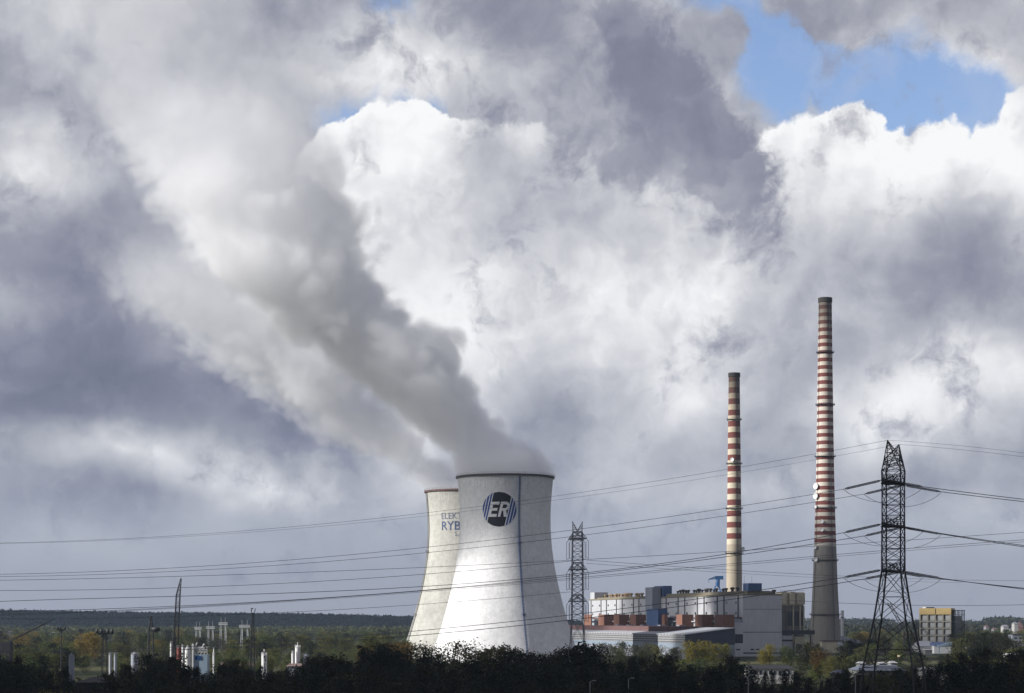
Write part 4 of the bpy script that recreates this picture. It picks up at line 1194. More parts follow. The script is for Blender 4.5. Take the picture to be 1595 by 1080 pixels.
# ---- conductors
def fit(ts, vs, deg):
    n = deg + 1
    A = [[sum(t_ ** (i + j) for t_ in ts) for j in range(n)] + [sum(v * t_ ** i for t_, v in zip(ts, vs))] for i in range(n)]
    for i in range(n):
        p = max(range(i, n), key=lambda r_: abs(A[r_][i])); A[i], A[p] = A[p], A[i]
        for r_ in range(n):
            if r_ != i:
                f_ = A[r_][i] / A[i][i]; A[r_] = [x_ - f_ * y_ for x_, y_ in zip(A[r_], A[i])]
    return [A[i][n] / A[i][i] for i in range(n)]
def conductor(label, sights, Ya, Yb, r=0.075, start=None, group='overhead conductors', deg=2, ext=(0.0, 1.0)):
    """hangs in a vertical plane between two points; the sag is taken from several sightings"""
    (pa, _), (pb, _) = sights[0], sights[-1]
    a = Vector((X(pa, Ya), Ya, 0)); b_ = Vector((X(pb, Yb), Yb, 0))
    if start is not None: a = Vector((start.x, start.y, 0))
    ts, vs = [], []
    for px, py in sights:
        q = (px - CX) / F
        d = b_ - a
        t_ = (q * a.y - a.x) / (d.x - q * d.y)
        ts.append(t_); vs.append(Z(py, a.y + d.y * t_))
    if start is not None:
        for _ in range(30): ts.append(0.0); vs.append(start.z)
    co = fit(ts, vs, min(deg, len(sights) - 1))
    pts = []
    n = 60
    for k in range(n + 1):
        t_ = ext[0] + (ext[1] - ext[0]) * k / n; p = a + (b_ - a) * t_; pts.append(Vector((p.x, p.y, sum(c * t_ ** i for i, c in enumerate(co)))))
    if start is not None: pts[0] = start.copy()
    mb = MB(); mb.path(pts, r, n=5)
    return tag(mb.build('power_line', M_WIRE, origin=tuple(pts[0])), label, 'power line', group)
e = ends
PKL = AF((0, -PK, 0)); PKL.z = Z(686, PKL.y); PKR = AF((0, PK, 0)); PKR.z = Z(692.5, PKR.y)
conductor('topmost wire left of the near pylon, from its left peak past both chimneys', [(1381, 686), (1180, 723), (862, 774), (640, 803), (400, 824), (0, 845), (-60, 848)], AY, 540, 0.035, PKL)
conductor('second highest overhead wire on the left side of the near pylon, from its right peak', [(1399, 693), (1180, 731), (862, 780.5), (640, 807), (400, 827.5), (0, 846.5), (-60, 848)], AY, 538, 0.026, PKR)
conductor('left going wire from the front insulator of the top cross arm of the near pylon', [(1318, 763), (1180, 785.5), (800, 838), (400, 875.5), (0, 894.5), (-60, 896)], AY, 528, 0.05, e[(1, -1, 'l')])
conductor('left going wire from the rear insulator of the top cross arm of the near pylon', [(1345, 770), (1180, 797), (800, 847), (400, 882.5), (0, 898), (-60, 899)], AY, 540, 0.05, e[(1, 1, 'l')])
conductor('left going wire from the front insulator of the middle cross arm of the near pylon', [(1318, 830), (1180, 854), (915, 893), (780, 905), (400, 925), (0, 938), (-60, 939)], AY, 528, 0.07, e[(2, -1, 'l')], deg=3)
conductor('left going wire from the rear insulator of the middle cross arm of the near pylon', [(1345, 838), (1180, 863), (1000, 885), (780, 906.5), (400, 939), (0, 953), (-60, 954)], AY, 540, 0.07, e[(2, 1, 'l')], deg=3)
conductor('left going wire from the front insulator of the lowest cross arm of the near pylon', [(1318, 898), (1180, 921), (915, 957), (780, 970), (640, 984), (400, 1000), (0, 1014), (-60, 1015)], AY, 528, 0.07, e[(3, -1, 'l')])
conductor('left going wire from the rear insulator of the lowest cross arm of the near pylon', [(1345, 907), (1180, 932), (880, 967), (780, 978), (640, 991), (400, 1005), (0, 1015.5), (-60, 1016)], AY, 540, 0.08, e[(3, 1, 'l')])
for lvl, ys_, w in ((1, (778, 781.5), ('front', 'rear')), (2, (850, 852), ('front', 'rear')), (3, (916.5, 918), ('front', 'rear'))):
    for sy, y_, nm in zip((-1, 1), ys_, w):
        s0 = e[(lvl, sy, 'r')]
        px0 = CX + F * s0.x / s0.y; py0 = HY - (s0.z - CAMZ) * F / s0.y
        conductor(f'right going wire from the {nm} insulator on the {("top", "middle", "lowest")[lvl - 1]} arm of the near pylon', [(px0, py0), (1530, py0 + (y_ - py0) * (1530 - px0) / (1595 - px0) + 0.4), (1595, y_), (1640, y_ + (y_ - py0) * 45 / (1595 - px0) - .4)], AY, 420, 0.075, s0, ext=(0.0, 2.0))
conductor('upper of the two thin wires right of the near pylon, from its left peak', [(1381, 686), (1480, 693), (1595, 706), (1640, 712)], AY, 420, 0.028, PKL, ext=(0.0, 1.6))
conductor('lower of the two thin wires right of the near pylon, from its right peak', [(1401, 693), (1490, 700), (1595, 712), (1640, 718)], AY, 424, 0.028, PKR, ext=(0.0, 1.6))
G2 = 'wires of the far line'
conductor('wire crossing before the banded chimneys and the farther pylon, highest at the right edge', [(1640, 826), (1595, 829.6), (1180, 856.5), (910, 872), (780, 878), (400, 894.5), (0, 904), (-60, 905)], 700, 640, 0.07, group=G2, deg=3, ext=(-0.12, 1.0))
conductor('upper of two close wires crossing behind the near pylon below its middle arm', [(1640, 838), (1595, 841), (1410, 855), (1180, 876), (915, 898), (780, 909), (400, 940.5), (0, 956.5), (-60, 958)], 700, 640, 0.075, group=G2, deg=3, ext=(-0.12, 1.0))
conductor('lower of two close wires crossing behind the near pylon below its middle arm', [(1640, 841), (1595, 844), (1410, 858), (1180, 879.5), (915, 900), (780, 911), (400, 942), (0, 958.5), (-60, 960)], 706, 646, 0.06, group=G2, deg=3, ext=(-0.12, 1.0))
conductor('wire sloping gently from the farther pylon to the left edge, across both cooling towers', [(910, 872.5), (780, 884), (640, 896), (400, 911.5), (0, 919.5), (-60, 920)], 620, 640, 0.07, group=G2)
conductor('thin wire falling from the farther pylon to the right, before the short chimney', [(913, 873), (1060, 882.5), (1180, 891), (1400, 901), (1640, 905)], 620, 900, 0.06, group=G2)
conductor('thinnest wire before the short chimney, just below the falling one', [(913, 878), (1060, 887), (1180, 895.5), (1320, 902), (1500, 908)], 626, 960, 0.05, group=G2)
conductor('low wire from the lowest arm of the farther pylon to the left edge', [(888, 922), (780, 932), (640, 943), (400, 956), (0, 963.5), (-60, 964)], 620, 640, 0.06, group=G2)
conductor('level wire near the horizon behind the near pylon, above the yellow topped block', [(1215, 934), (1310, 940), (1450, 943), (1595, 942), (1640, 941)], 900, 900, 0.10, group=G2)
# ------------------------------------------------------------------ masts, silos and sheds of the left hand works yard
def truss_mast(mb, a, b_, wa, wb, n, r, rb, ax=Vector((1, 0, 0))):
    a, b_ = Vector(a), Vector(b_); ay = Vector((0, 1, 0))
    for k in range(n):
        p, q = a.lerp(b_, k / n), a.lerp(b_, (k + 1) / n); w0 = wa + (wb - wa) * k / n; w1 = wa + (wb - wa) * (k + 1) / n
        P_ = [p + ax * sx * w0 + ay * sy * w0 for sx, sy in ((-1, -1), (1, -1), (1, 1), (-1, 1))]
        Q_ = [q + ax * sx * w1 + ay * sy * w1 for sx, sy in ((-1, -1), (1, -1), (1, 1), (-1, 1))]
        for i in range(4):
            j = (i + 1) % 4; mb.bar(P_[i], Q_[i], r); mb.bar(P_[i], Q_[j], rb) if k % 2 else mb.bar(P_[j], Q_[i], rb); mb.bar(Q_[i], Q_[j], rb)
YM = 900.0
def base(px, Y=YM): return (X(px, Y), Y, 0)
k = YM / F
# tall tapering crane jib
t = thing('lattice_crane', base(273), 'tall dark lattice crane boom leaning right above the white silos', 'crane')
mb = MB(); a, c = Vector(base(272)), at(278, 958, YM)
truss_mast(mb, (X(271.5, YM), YM, 0), at(277.5, 927, YM), 1.05, 0.85, 20, 0.20, 0.11)
truss_mast(mb, at(277.5, 927, YM), at(282, 901, YM), 0.85, 0.12, 7, 0.17, 0.10)
mb.build('boom', M_LATT, t)
mb = MB(); truss_mast(mb, (X(268, YM), YM - 1, 0), at(272, 985, YM), 0.9, 0.35, 6, 0.2, 0.12); mb.bar(at(272, 985, YM), at(278, 960, YM), 0.08); mb.build('back_mast', M_LATT, t)
mb = MB(); mb.box((X(266, YM), YM - 3, 1.2), (X(284, YM), YM + 3, 4.6)); mb.box((X(264, YM), YM - 3.4, 0), (X(286, YM), YM - 1.6, 1.4)); mb.box((X(264, YM), YM + 1.6, 0), (X(286, YM), YM + 3.4, 1.4)); mb.build('crawler_base', M_SHADE, t)
t = thing('lattice_pylon', base(235), 'dark lattice mast with a dish shaped side arm, left of the crane boom', 'pylon')
mb = MB(); truss_mast(mb, base(235), at(235, 985, YM), 1.35, 0.95, 9, 0.2, 0.12); truss_mast(mb, at(235, 985, YM), at(235.5, 960, YM), 0.95, 0.18, 5, 0.2, 0.13); mb.build('lattice_body', M_LATT, t)
mb = MB(); mb.lathe([(0.1, Z(985, YM)), (1.6, Z(983.5, YM)), (2.1, Z(980.5, YM)), (1.7, Z(977.5, YM)), (0.1, Z(977, YM))], (X(243, YM), YM), 14); mb.bar(at(236, 982, YM), at(242, 981, YM), 0.3); mb.build('side_drum', M_LATT, t)
t = thing('light_mast', base(163), 'two legged dark floodlight mast with a wide lamp platform on top', 'light mast')
mb = MB()
for s_ in (-3.4, 3.4):
    truss_mast(mb, (X(163 + s_ * 1.25, YM), YM, 0), at(163 + s_ * .75, 987, YM), 0.32, 0.28, 12, 0.12, 0.07)
for v in (1050, 1035, 1020, 1005, 992): mb.bar(at(163 - 3.4, v, YM), at(163 + 3.4, v, YM), 0.12)
mb.build('mast', M_LATT, t)
mb = MB(); mb.box(Vector((X(148.5, YM), YM - 1.2, Z(987.5, YM))), Vector((X(177, YM), YM + 1.2, Z(985.8, YM))))
for q in (149, 156, 163, 170, 176.5): mb.bar(at(q, 987, YM - 1), at(q, 982.5, YM - 1), 0.12)
mb.path([at(148.5, 983, YM - 1), at(177, 983, YM - 1)], 0.1)
mb.build('lamp_platform', M_LATT, t)
for q in (151, 158, 168, 174.5):
    mb = MB(); c = at(q, 983, YM - 1.3); mb.lathe([(0.5, c.z - 0.9), (0.8, c.z - 0.2), (0.5, c.z + 0.8), (0.1, c.z + 1.0)], (c.x, c.y), 8); mb.build('floodlight', M_LATT, t)
def t_mast(px, top, wpx, Y, label):
    t = thing('light_mast', base(px, Y), label, 'light mast')
    mb = MB(); mb.bar(base(px, Y), at(px, top, Y), 0.45, 0.25, n=8); mb.build('mast', M_LATT, t)
    mb = MB(); mb.box(at(px - wpx, top + 1.6, Y - 1), at(px + wpx, top, Y + 1)); mb.bar(at(px - wpx * .6, top + 1, Y), at(px, top + 4, Y), 0.2); mb.bar(at(px + wpx * .6, top + 1, Y), at(px, top + 4, Y), 0.2); mb.build('lamp_platform', M_LATT, t)
    for q in (-0.75, -0.2, 0.75):
        mb = MB(); c = at(px + q * wpx, top - 1.2, Y - 0.8); mb.lathe([(0.3, c.z - 0.8), (0.62, c.z - 0.2), (0.62, c.z + 0.5), (0.1, c.z + 0.8)], (c.x, c.y), 8); mb.build('floodlight', M_LATT, t)
t_mast(95.5, 980.5, 7.2, 1000, 'single pole floodlight mast with a flat top, left of the two legged one')
t_mast(126.5, 982, 4.2, 1500, 'small far floodlight mast between two larger ones')
t = thing('light_mast', base(393.5), 'slim dark lattice mast with a fork head, left of the white silo pair', 'light mast')
mb = MB(); truss_mast(mb, base(393), at(393.5, 992, YM), 0.95, 0.75, 10, 0.2, 0.12); truss_mast(mb, at(393.5, 992, YM), at(394, 955, YM), 0.6, 0.38, 9, 0.17, 0.1); mb.box(at(389.5, 994, YM - 1.3), at(397.5, 992, YM + 1.3)); mb.build('mast', M_LATT, t)
mb = MB(); mb.bar(at(391.5, 955.5, YM), at(396.5, 955.5, YM), 0.22); mb.bar(at(391.8, 955.5, YM), at(391.4, 948, YM), 0.25); mb.bar(at(396, 955.5, YM), at(398, 948, YM), 0.22); mb.bar(at(391.4, 948.5, YM), at(394.5, 948, YM), 0.35); mb.build('fork_head', M_LATT, t)
# boom crane at the left edge
t = thing('lattice_crane', base(10, 1000), 'low dark crane boom reaching up right at the far left edge of the picture', 'crane')
mb = MB(); truss_mast(mb, at(14, 1000, 1000), at(82, 966, 1000), 0.55, 0.22, 22, 0.16, 0.09, ax=Vector((0.4, 0, 0.9))); mb.build('boom', M_LATT, t)
mb = MB(); mb.bar(at(-16, 964, 1000), at(82, 965.5, 1000), 0.12); mb.bar(at(82, 965.5, 1000), at(-16, 985, 1000), 0.08); mb.bar(at(-16, 965, 1000), at(10, 1000, 1000), 0.2); mb.build('stay_cable', M_LATT, t)
mb = MB(); mb.box((X(-14, 1000), 997, 0), (X(18, 1000), 1003, Z(1000, 1000))); mb.build('crane_body', M_SHADE, t)
t = thing('light_mast', base(1, 900), 'dark post with a boxy head cut by the left edge of the picture', 'light mast')
mb = MB(); mb.bar(base(1), at(1, 985, YM), 0.35); mb.build('mast', M_LATT, t)
mb = MB(); mb.box(at(-3, 990, YM - 1), at(4, 983, YM + 1)); mb.build('lamp_head', M_LATT, t)
# pale switchyard gantries
def gantry(px, top, bot, w, Y, label):
    t = thing('switchyard_gantry', base(px, Y), label, 'gantry')
    for s_ in (-1, 1):
        mb = MB()
        truss_mast(mb, (X(px + s_ * w * .62, Y), Y, 0), at(px + s_ * w * .48, top + 6, Y), 0.9, 0.4, 8, 0.26, 0.15)
        mb.bar(at(px + s_ * w * .48, top + 6, Y), at(px + s_ * w * .48, top - 5, Y), 0.2)
        mb.build('leg_frame', M_LATP, t)
    mb = MB(); 
    for v in (top + 3, top + 6.5):
        for yy_ in (-0.9, 0.9): mb.bar(at(px - w, v, Y) + Vector((0, yy_, 0)), at(px + w, v, Y) + Vector((0, yy_, 0)), 0.3)
    n = 8
    for i in range(n): mb.bar(at(px - w + 2 * w * i / n, top + 3, Y), at(px - w + 2 * w * (i + 1) / n, top + 6.5, Y), 0.22); mb.bar(at(px - w + 2 * w * i / n, top + 6.5, Y), at(px - w + 2 * w * (i + 1) / n, top + 3, Y), 0.22)
    mb.box(at(px - w, top + 6.6, Y - .8), at(px + w, top + 5, Y + .8))
    mb.build('beam', M_LATP, t)
gantry(308.5, 974, 1000, 5.5, 1900, 'leftmost and dullest of the four pale switchyard gantries')
gantry(328, 973, 1000, 6.5, 1850, 'pale switchyard gantry second from the left, beside the brightest one')
gantry(347.5, 967, 1000, 7, 1700, 'brightest and tallest of the pale switchyard gantries')
gantry(381, 971, 1000, 8.5, 1650, 'widest pale switchyard gantry, next to the slim fork headed mast')
# silos and plant
M_SILO = plain('white_silo_paint', (0.74, 0.74, 0.72), 0.5, 0.15, streak=0.12)
M_SILOG = plain('grey_silo_steel', (0.34, 0.36, 0.40), 0.45, 0.2, streak=0.2)
M_SILOR = plain('rust_red_silo', (0.22, 0.06, 0.045), 0.7, 0.3, streak=0.2)
M_BLUEP2 = plain('pale_blue_panel', (0.30, 0.39, 0.48), 0.5, 0.2)
M_SILOP = plain('dull_pale_silo', (0.40, 0.41, 0.42), 0.6, 0.2, streak=0.2)
def silo(px, top, wpx, Y, mat, label, name='silo', cone=2.0, leg=0.0, pole=0.0):
    t = thing(name, base(px, Y), label, 'silo')
    r = wpx / F * Y / 2; z1_ = Z(top, Y); c = (X(px, Y), Y)
    mb = MB(); mb.lathe([(r, leg), (r, z1_ - cone * 0.5)], c, 24); mb.build('tank', mat, t, smooth=True)
    mb = MB(); mb.lathe([(r * 1.03, z1_ - cone * 0.5), (r * 0.25, z1_ + cone * 0.4), (r * 0.25, z1_ + cone * 0.6), (0.02, z1_ + cone * 0.6)], c, 24); mb.build('roof', mat, t)
    mb = MB()
    n = 16
    for zz in (0.2, 1.1): mb.path([(c[0] + r * 1.02 * math.cos(2 * math.pi * q / n), c[1] + r * 1.02 * math.sin(2 * math.pi * q / n), z1_ - cone * .5 + zz) for q in range(n + 1)], 0.07)
    for q in range(n): mb.bar((c[0] + r * 1.02 * math.cos(2 * math.pi * q / n), c[1] + r * 1.02 * math.sin(2 * math.pi * q / n), z1_ - cone * .5), (c[0] + r * 1.02 * math.cos(2 * math.pi * q / n), c[1] + r * 1.02 * math.sin(2 * math.pi * q / n), z1_ - cone * .5 + 1.1), 0.06)
    if pole: mb.bar((c[0], c[1], z1_), (c[0], c[1], z1_ + pole), 0.35, 0.18, n=6)
    mb.build('railing', M_SILO if pole else M_LATG, t)
    return t
YS = 880.0
silo(111.5, 1021, 9.0, 700, M_SILOG, 'grey blue steel silo standing alone among trees at the left', cone=1.5)
silo(172, 1019, 5.0, YS, M_SILOP, 'slim pale silo, left one of a close pair', cone=1)
silo(179.8, 1019, 5.0, YS, M_SILOG, 'slim grey silo, right one of a close pair', cone=1)
silo(209.5, 1018, 11, 1000, M_SILOG, 'squat dull grey silo between the dark masts', cone=1.2)
silo(266.5, 1001, 3.2, YS, M_SILO, 'thin white vertical tank left of the red silo', cone=1)
silo(279, 1008, 7.5, YS, M_SILOR, 'rust red silo at the foot of the crane boom', cone=1)
silo(285, 1006, 4.2, YS - 10, M_SILO, 'bright white narrow silo right of the red one', cone=1)
silo(292.5, 1009, 9, YS, M_SILO, 'broad off white silo left of the pale blue plant house', cone=1.5)
silo(333, 1019, 3.4, YS, M_SILO, 'small white silo with a thin pole, right of the pale blue plant house', cone=1, pole=2.8)
silo(411.5, 1019, 8.5, 820, M_SILO, 'white and dark patched silo alone among the trees, left of the silo pair', cone=1, pole=2.0)
silo(456.5, 1016, 5.2, 830, M_SILO, 'lower white silo leaning against the tallest white one', cone=1)
silo(463.8, 1007, 8.4, 832, M_SILO, 'tallest bright white silo with a vent pole, before the wooded ridge', cone=1.2, pole=1.6)
silo(476.5, 1021, 9.5, 832, M_SILOG, 'grey silo right of the tallest white silo', cone=1.2)
# dark patches of the patched silo
for o in [o for o in bpy.data.objects if o.get('label', '').startswith('white and dark patched')]:
    c = o['_o']; r = 8.5 / F * 820 / 2 + 0.03
    random.seed(8)
    for q in range(9):
        a0 = R(-90 + random.uniform(-10, 50)); z_ = 2.0 + q * 1.45; h_ = random.uniform(0.7, 1.5); w_ = random.uniform(0.25, 0.6)
        mb = MB(); mb.grid([[(c[0] + r * math.cos(a0 + w_ * i / 4), c[1] + r * math.sin(a0 + w_ * i / 4), zz) for i in range(5)] for zz in (z_, z_ + h_)], closed=False)
        mb.build('paint_patch', M_SHADE, o)
t = thing('plant_house', base(311, 890), 'pale blue and white batching plant house with open steel upper floor', 'industrial building')
x0, x1 = X(300, 890), X(323, 890)
mb = MB(); mb.box((x0, 890, 0), (x1, 897, Z(1020, 890))); mb.build('wall', M_BLUEP2, t)
mb = MB(); mb.box((X(299, 890), 889.4, 0), (X(301.5, 890), 890.9, Z(1003, 890))); mb.build('corner_tower', M_SILO, t)
mb = MB()
for q in (303, 308, 313, 318, 322.5): mb.bar(at(q, 1020, 890), at(q, 1008, 890), 0.16); mb.bar(at(q, 1020, 896), at(q, 1008, 896), 0.16)
for v in (1008, 1012, 1016): mb.bar(at(302, v, 890), at(323, v, 890), 0.16); mb.bar(at(302, v, 896), at(323, v, 896), 0.16)
for q in (303, 308, 313, 318): mb.bar(at(q, 1020, 890), at(q + 5, 1008, 890), 0.1)
mb.bar(at(304, 1008, 890), at(307, 1001, 890), 0.3); mb.bar(at(315, 1008, 890), at(318, 1003, 890), 0.5)
mb.build('steel_frame', M_SILO, t)
mb = MB(); mb.box((X(304, 890), 889.8, Z(1028, 890)), (X(314, 890), 890, Z(1022, 890))); mb.build('panel', plain('deep_blue_panel', (0.02, 0.07, 0.20), 0.5), t)
mb = MB(); mb.box((X(301, 890), 891, Z(1011.6, 890)), (X(316, 890), 896, Z(1008, 890))); mb.build('hopper', M_SILO, t)
shed('house', 118, 166, 1055.5, 1063.5, 560, 14, M_SHADE, M_ROOFD, 'dark roofed house low at the left, just before the two legged mast', 4, 'house')
shed('low_hall', 340, 400, 1033, 1038, 1000, 14, M_SHADE, plain('dull_red_roof', (0.12, 0.07, 0.06), 0.9), 'long low hall with a dull red roof left of the fork headed mast', 1)
shed('low_hall', 447, 472, 1034, 1038, 820, 8, M_GREYB, plain('rust_pink_roof', (0.26, 0.18, 0.16), 0.8), 'small hall with a pinkish roof at the foot of the white silos', 1)
# right side
M_HOUSE = plain('dirty_white_render', (0.55, 0.54, 0.52), 0.8, 0.4, streak=0.3)
M_DULL = plain('dull_pale_wall', (0.24, 0.24, 0.235), 0.8, 0.3)  # wall tone lowered in place of cloud shade on the sheds
s_ = shed('long_house', 1164, 1236, 1036.5, 1042, 860, 12, M_HOUSE, M_SHADE, 'long white house with a dark roof behind trees below the grey gable', 2, 'house')
for q in range(9):
    mb = MB(); xx = X(1168 + q * 7.4, 860); mb.box((xx, 859.85, Z(1050.5, 860)), (xx + 1.0, 860, Z(1045, 860))); mb.build('window', M_GLASS, s_)
s_ = shed('warehouse', 1338, 1412, 1037, 1045, 820, 24, plain('grey_green_wall', (0.16, 0.165, 0.15), 0.8), plain('blue_grey_roof', (0.12, 0.137, 0.175), 0.6, 0.25), 'warehouse with a blue grey roof behind the legs of the near pylon', 3, 'warehouse')  # roof colour darkened to stand in for cloud shade
for q in (1352, 1372, 1392):
    mb = MB(); mb.box((X(q, 820), 819.8, 0.2), (X(q + 9, 820), 820, 4.2)); mb.build('door', M_DARKT, s_)
s_ = shed('hut', 1300, 1321, 1043.5, 1049, 780, 10, M_OLIVEB, plain('blue_grey_roof', (0.33, 0.37, 0.45)), 'small hut with a grey hipped roof left of the warehouse', 2.5, 'hut')
for p0, p1, pt, pb, Y, lab in ((1339, 1348, 1031, 1034, 930, 'small pale shed just left above the warehouse roof'), (1371, 1380, 1031.5, 1034, 930, 'low white shed just above the middle of the warehouse roof'), (1388, 1397, 1029, 1033, 940, 'tiny white shed right above the warehouse roof'),
        (1436, 1444, 1039, 1042.5, 850, 'tiny white shed among dark trees right of the pylon foot, leftmost of a row'), (1450, 1458, 1040, 1043, 850, 'small white shed in a row right of the pylon foot'), (1462, 1476, 1040.5, 1043.5, 850, 'longer white shed ending the row right of the pylon foot'),
        (1513, 1530, 1037, 1042, 840, 'low cream roofed shed among dark trees at the right'), (1569, 1588, 1017.5, 1020.5, 1150, 'low pale shed near the right edge below the grey block'),
        (1441, 1452, 1009, 1013, 1550, 'small grey shed left of the pale blue conveyor'), (1506, 1520, 996, 999, 1900, 'long pale shed right of the yellow topped block')):
    shed('shed', p0, p1, pt, pb, Y, 9, M_DULL, M_BANDS if 'cream' not in lab else M_CREAMB, lab, 0.8)
t = thing('office_block', base(1588, 1650), 'grey flat roofed office block cut by the right edge of the picture', 'building')
mb = MB(); mb.box((X(1577, 1650), 1650, 0), (X(1615, 1650), 1664, Z(989, 1650))); mb.build('wall', plain('grey_render', (0.30, 0.32, 0.36), 0.8), t)
mb = MB(); mb.box((X(1576.5, 1650), 1649.5, Z(989, 1650)), (X(1615.5, 1650), 1664.5, Z(988, 1650))); mb.build('roof', M_ROOFD, t)
for v in (993, 999, 1005):
    for q in (1580, 1587, 1594, 1601):
        mb = MB(); mb.box((X(q, 1650), 1649.85, Z(v + 2.6, 1650)), (X(q + 4.2, 1650), 1650, Z(v, 1650))); mb.build('window', M_GLASS, t)
t = thing('conveyor', base(1466, 1600), 'pale blue inclined conveyor below the yellow topped block', 'conveyor')
mb = MB(); a, c = at(1461, 1009, 1600), at(1484, 1002.5, 1600)
q = [a, c, c + Vector((0, 0, 1.6)), a + Vector((0, 0, 1.6))]; q2 = [p + Vector((0, 2, 0)) for p in q]
mb.quad(*q); mb.quad(*reversed(q2))
for i in range(4): mb.quad(q[i], q2[i], q2[(i + 1) % 4], q[(i + 1) % 4])
mb.build('gallery', M_BLUEP2, t)
for f_ in (0.1, 0.9):
    p = a.lerp(c, f_); mb = MB(); mb.bar((p.x, p.y + 1, 0), p + Vector((0, 1, 0)), 0.4); mb.build('leg', M_BLUEP2, t)
t = thing('lamp_box', base(1399.5, 940), 'small bright yellowish lit sign box on a post, seen between the pylon legs', 'sign')
mb = MB(); mb.bar(base(1399.7, 940), at(1399.7, 1024, 940), 0.15); mb.build('post', M_STEELD, t)
mb = MB(); mb.box(at(1398.4, 1024.5, 940), at(1401.2, 1020.5, 940.6)); mb.build('panel', plain('cream_panel', (0.80, 0.66, 0.40), 0.5, 0.05), t)
# far town
random.seed(11)
M_TOWN = [plain('far_white_wall', (0.42, 0.41, 0.39), 0.8), plain('far_grey_wall', (0.24, 0.24, 0.26), 0.8), plain('far_brick_wall', (0.34, 0.20, 0.15), 0.8)]
for k_, (p0, p1, pt, pb, w_) in enumerate([(1563, 1571, 973.5, 976.5, 0), (1580, 1586, 969.5, 972, 0), (1586, 1594, 971, 978, 2), (1588, 1592, 968.5, 975, 1), (1536, 1541, 974, 976.5, 1), (1548, 1554, 978, 980.5, 1), (1575, 1583, 979, 982, 0), (1592, 1600, 980, 984, 2)]):
    lab = ['bright white far house with a long roof, right of the yellow topped block', 'small white far house, highest on the skyline at the right edge', 'broad brick far house at the right edge of the picture', 'narrow grey far house above the broad brick one',
           'leftmost small grey far house right of the yellow topped block', 'second grey far house from the left in the far town', 'white far house low in the far town', 'low brick far house cut by the right edge'][k_]
    shed('far_house', p0, p1, pt, pb, 2900 + 40 * k_, 16, M_TOWN[w_], M_TOWN[(w_ + 1) % 3] if w_ == 0 else M_ROOFR, lab, 1.5, 'house')
for k_, (p0, p1, pt, pb) in enumerate([(12, 30, 983.2, 984), (34, 50, 983.2, 984.2), (78, 92, 985, 985.7), (94, 115, 984.5, 985.5)]):
    t = shed('apartment_block', p0, p1, pt, pb, 3000, 14, M_TOWN[0] if k_ % 2 else M_TOWN[1], M_ROOFR if k_ != 2 else M_ROOFL,
             ['leftmost pale far apartment block under the wooded ridge', 'white far apartment block second from the left under the ridge', 'grey far apartment block left of the flat topped mast', 'longest white far apartment block, right of the flat topped mast'][k_], 1.0, 'apartment block')
    n = int((p1 - p0) / 3)
    for q in range(n):
        mb = MB(); xx = X(p0 + (q + .3) * (p1 - p0) / n, 3000); mb.box((xx, 2999.8, 3.5), (xx + 1.6, 3000, 5.5)); mb.box((xx, 2999.8, 6.5), (xx + 1.6, 3000, 8.4)); mb.build('window', M_GLASS, t)
# pale posts in the dark wood
for px, top, Y, lab in ((919, 1062, 420, 'pale lamp post in the dark wood right of the farther pylon'), (979, 1058, 430, 'pale lamp post in the dark wood below the turbine hall'), (1165.5, 1053, 425, 'pale lamp post in the dark wood below the white house'),
                        (1332.5, 1052, 425, 'pale lamp post in the dark wood left of the near pylon'), (615, 1067, 420, 'pale lamp post in the dark wood below the cream tower'), (1243, 1039, 800, 'small white lamp post right of the long white house')):
    t = thing('lamp_post', base(px, Y), lab, 'lamp post')
    mb = MB(); mb.bar(base(px, Y), at(px, top, Y), 0.14, 0.09, n=8); mb.bar(at(px, top, Y), at(px + 4, top - 1.5, Y), 0.06); mb.build('post', M_LATG, t)
    mb = MB(); p = at(px + 4, top - 1.5, Y); mb.box(p - Vector((.1, .15, .06)), p + Vector((.7, .15, .1))); mb.build('lamp_head', M_LATG, t)
# ------------------------------------------------------------------ trees
def leaf_mat(name, col, col2, trans=0.18):
    m, b = principled(name)
    p = geopos()
    f = noise(p, 0.35, 3.0, 0.6, dims='3D'); g = noise(p, 1.7, 2.0, 0.6, dims='3D')
    r_ = rnd()
    c = mixc(sstep(f * 0.75 + r_ * 0.45, 0.35, 0.80), col, col2)
    c = vm('SCALE', c, scale=0.62 + g * 0.75)
    N.link(c, b.inputs['Base Color']); b.inputs['Roughness'].default_value = 0.7; b.inputs['Specular IOR Level'].default_value = 0.15
    nt = N.nt
    tr = N.new('ShaderNodeBsdfTranslucent'); N.link(vm('SCALE', c, scale=1.1), tr.inputs['Color'])
    mx = N.new('ShaderNodeMixShader'); mx.inputs[0].default_value = trans
    out = next(n for n in nt.nodes if n.type == 'OUTPUT_MATERIAL')
    nt.links.new(b.outputs[0], mx.inputs[1]); nt.links.new(tr.outputs[0], mx.inputs[2]); nt.links.new(mx.outputs[0], out.inputs[0])
    return m
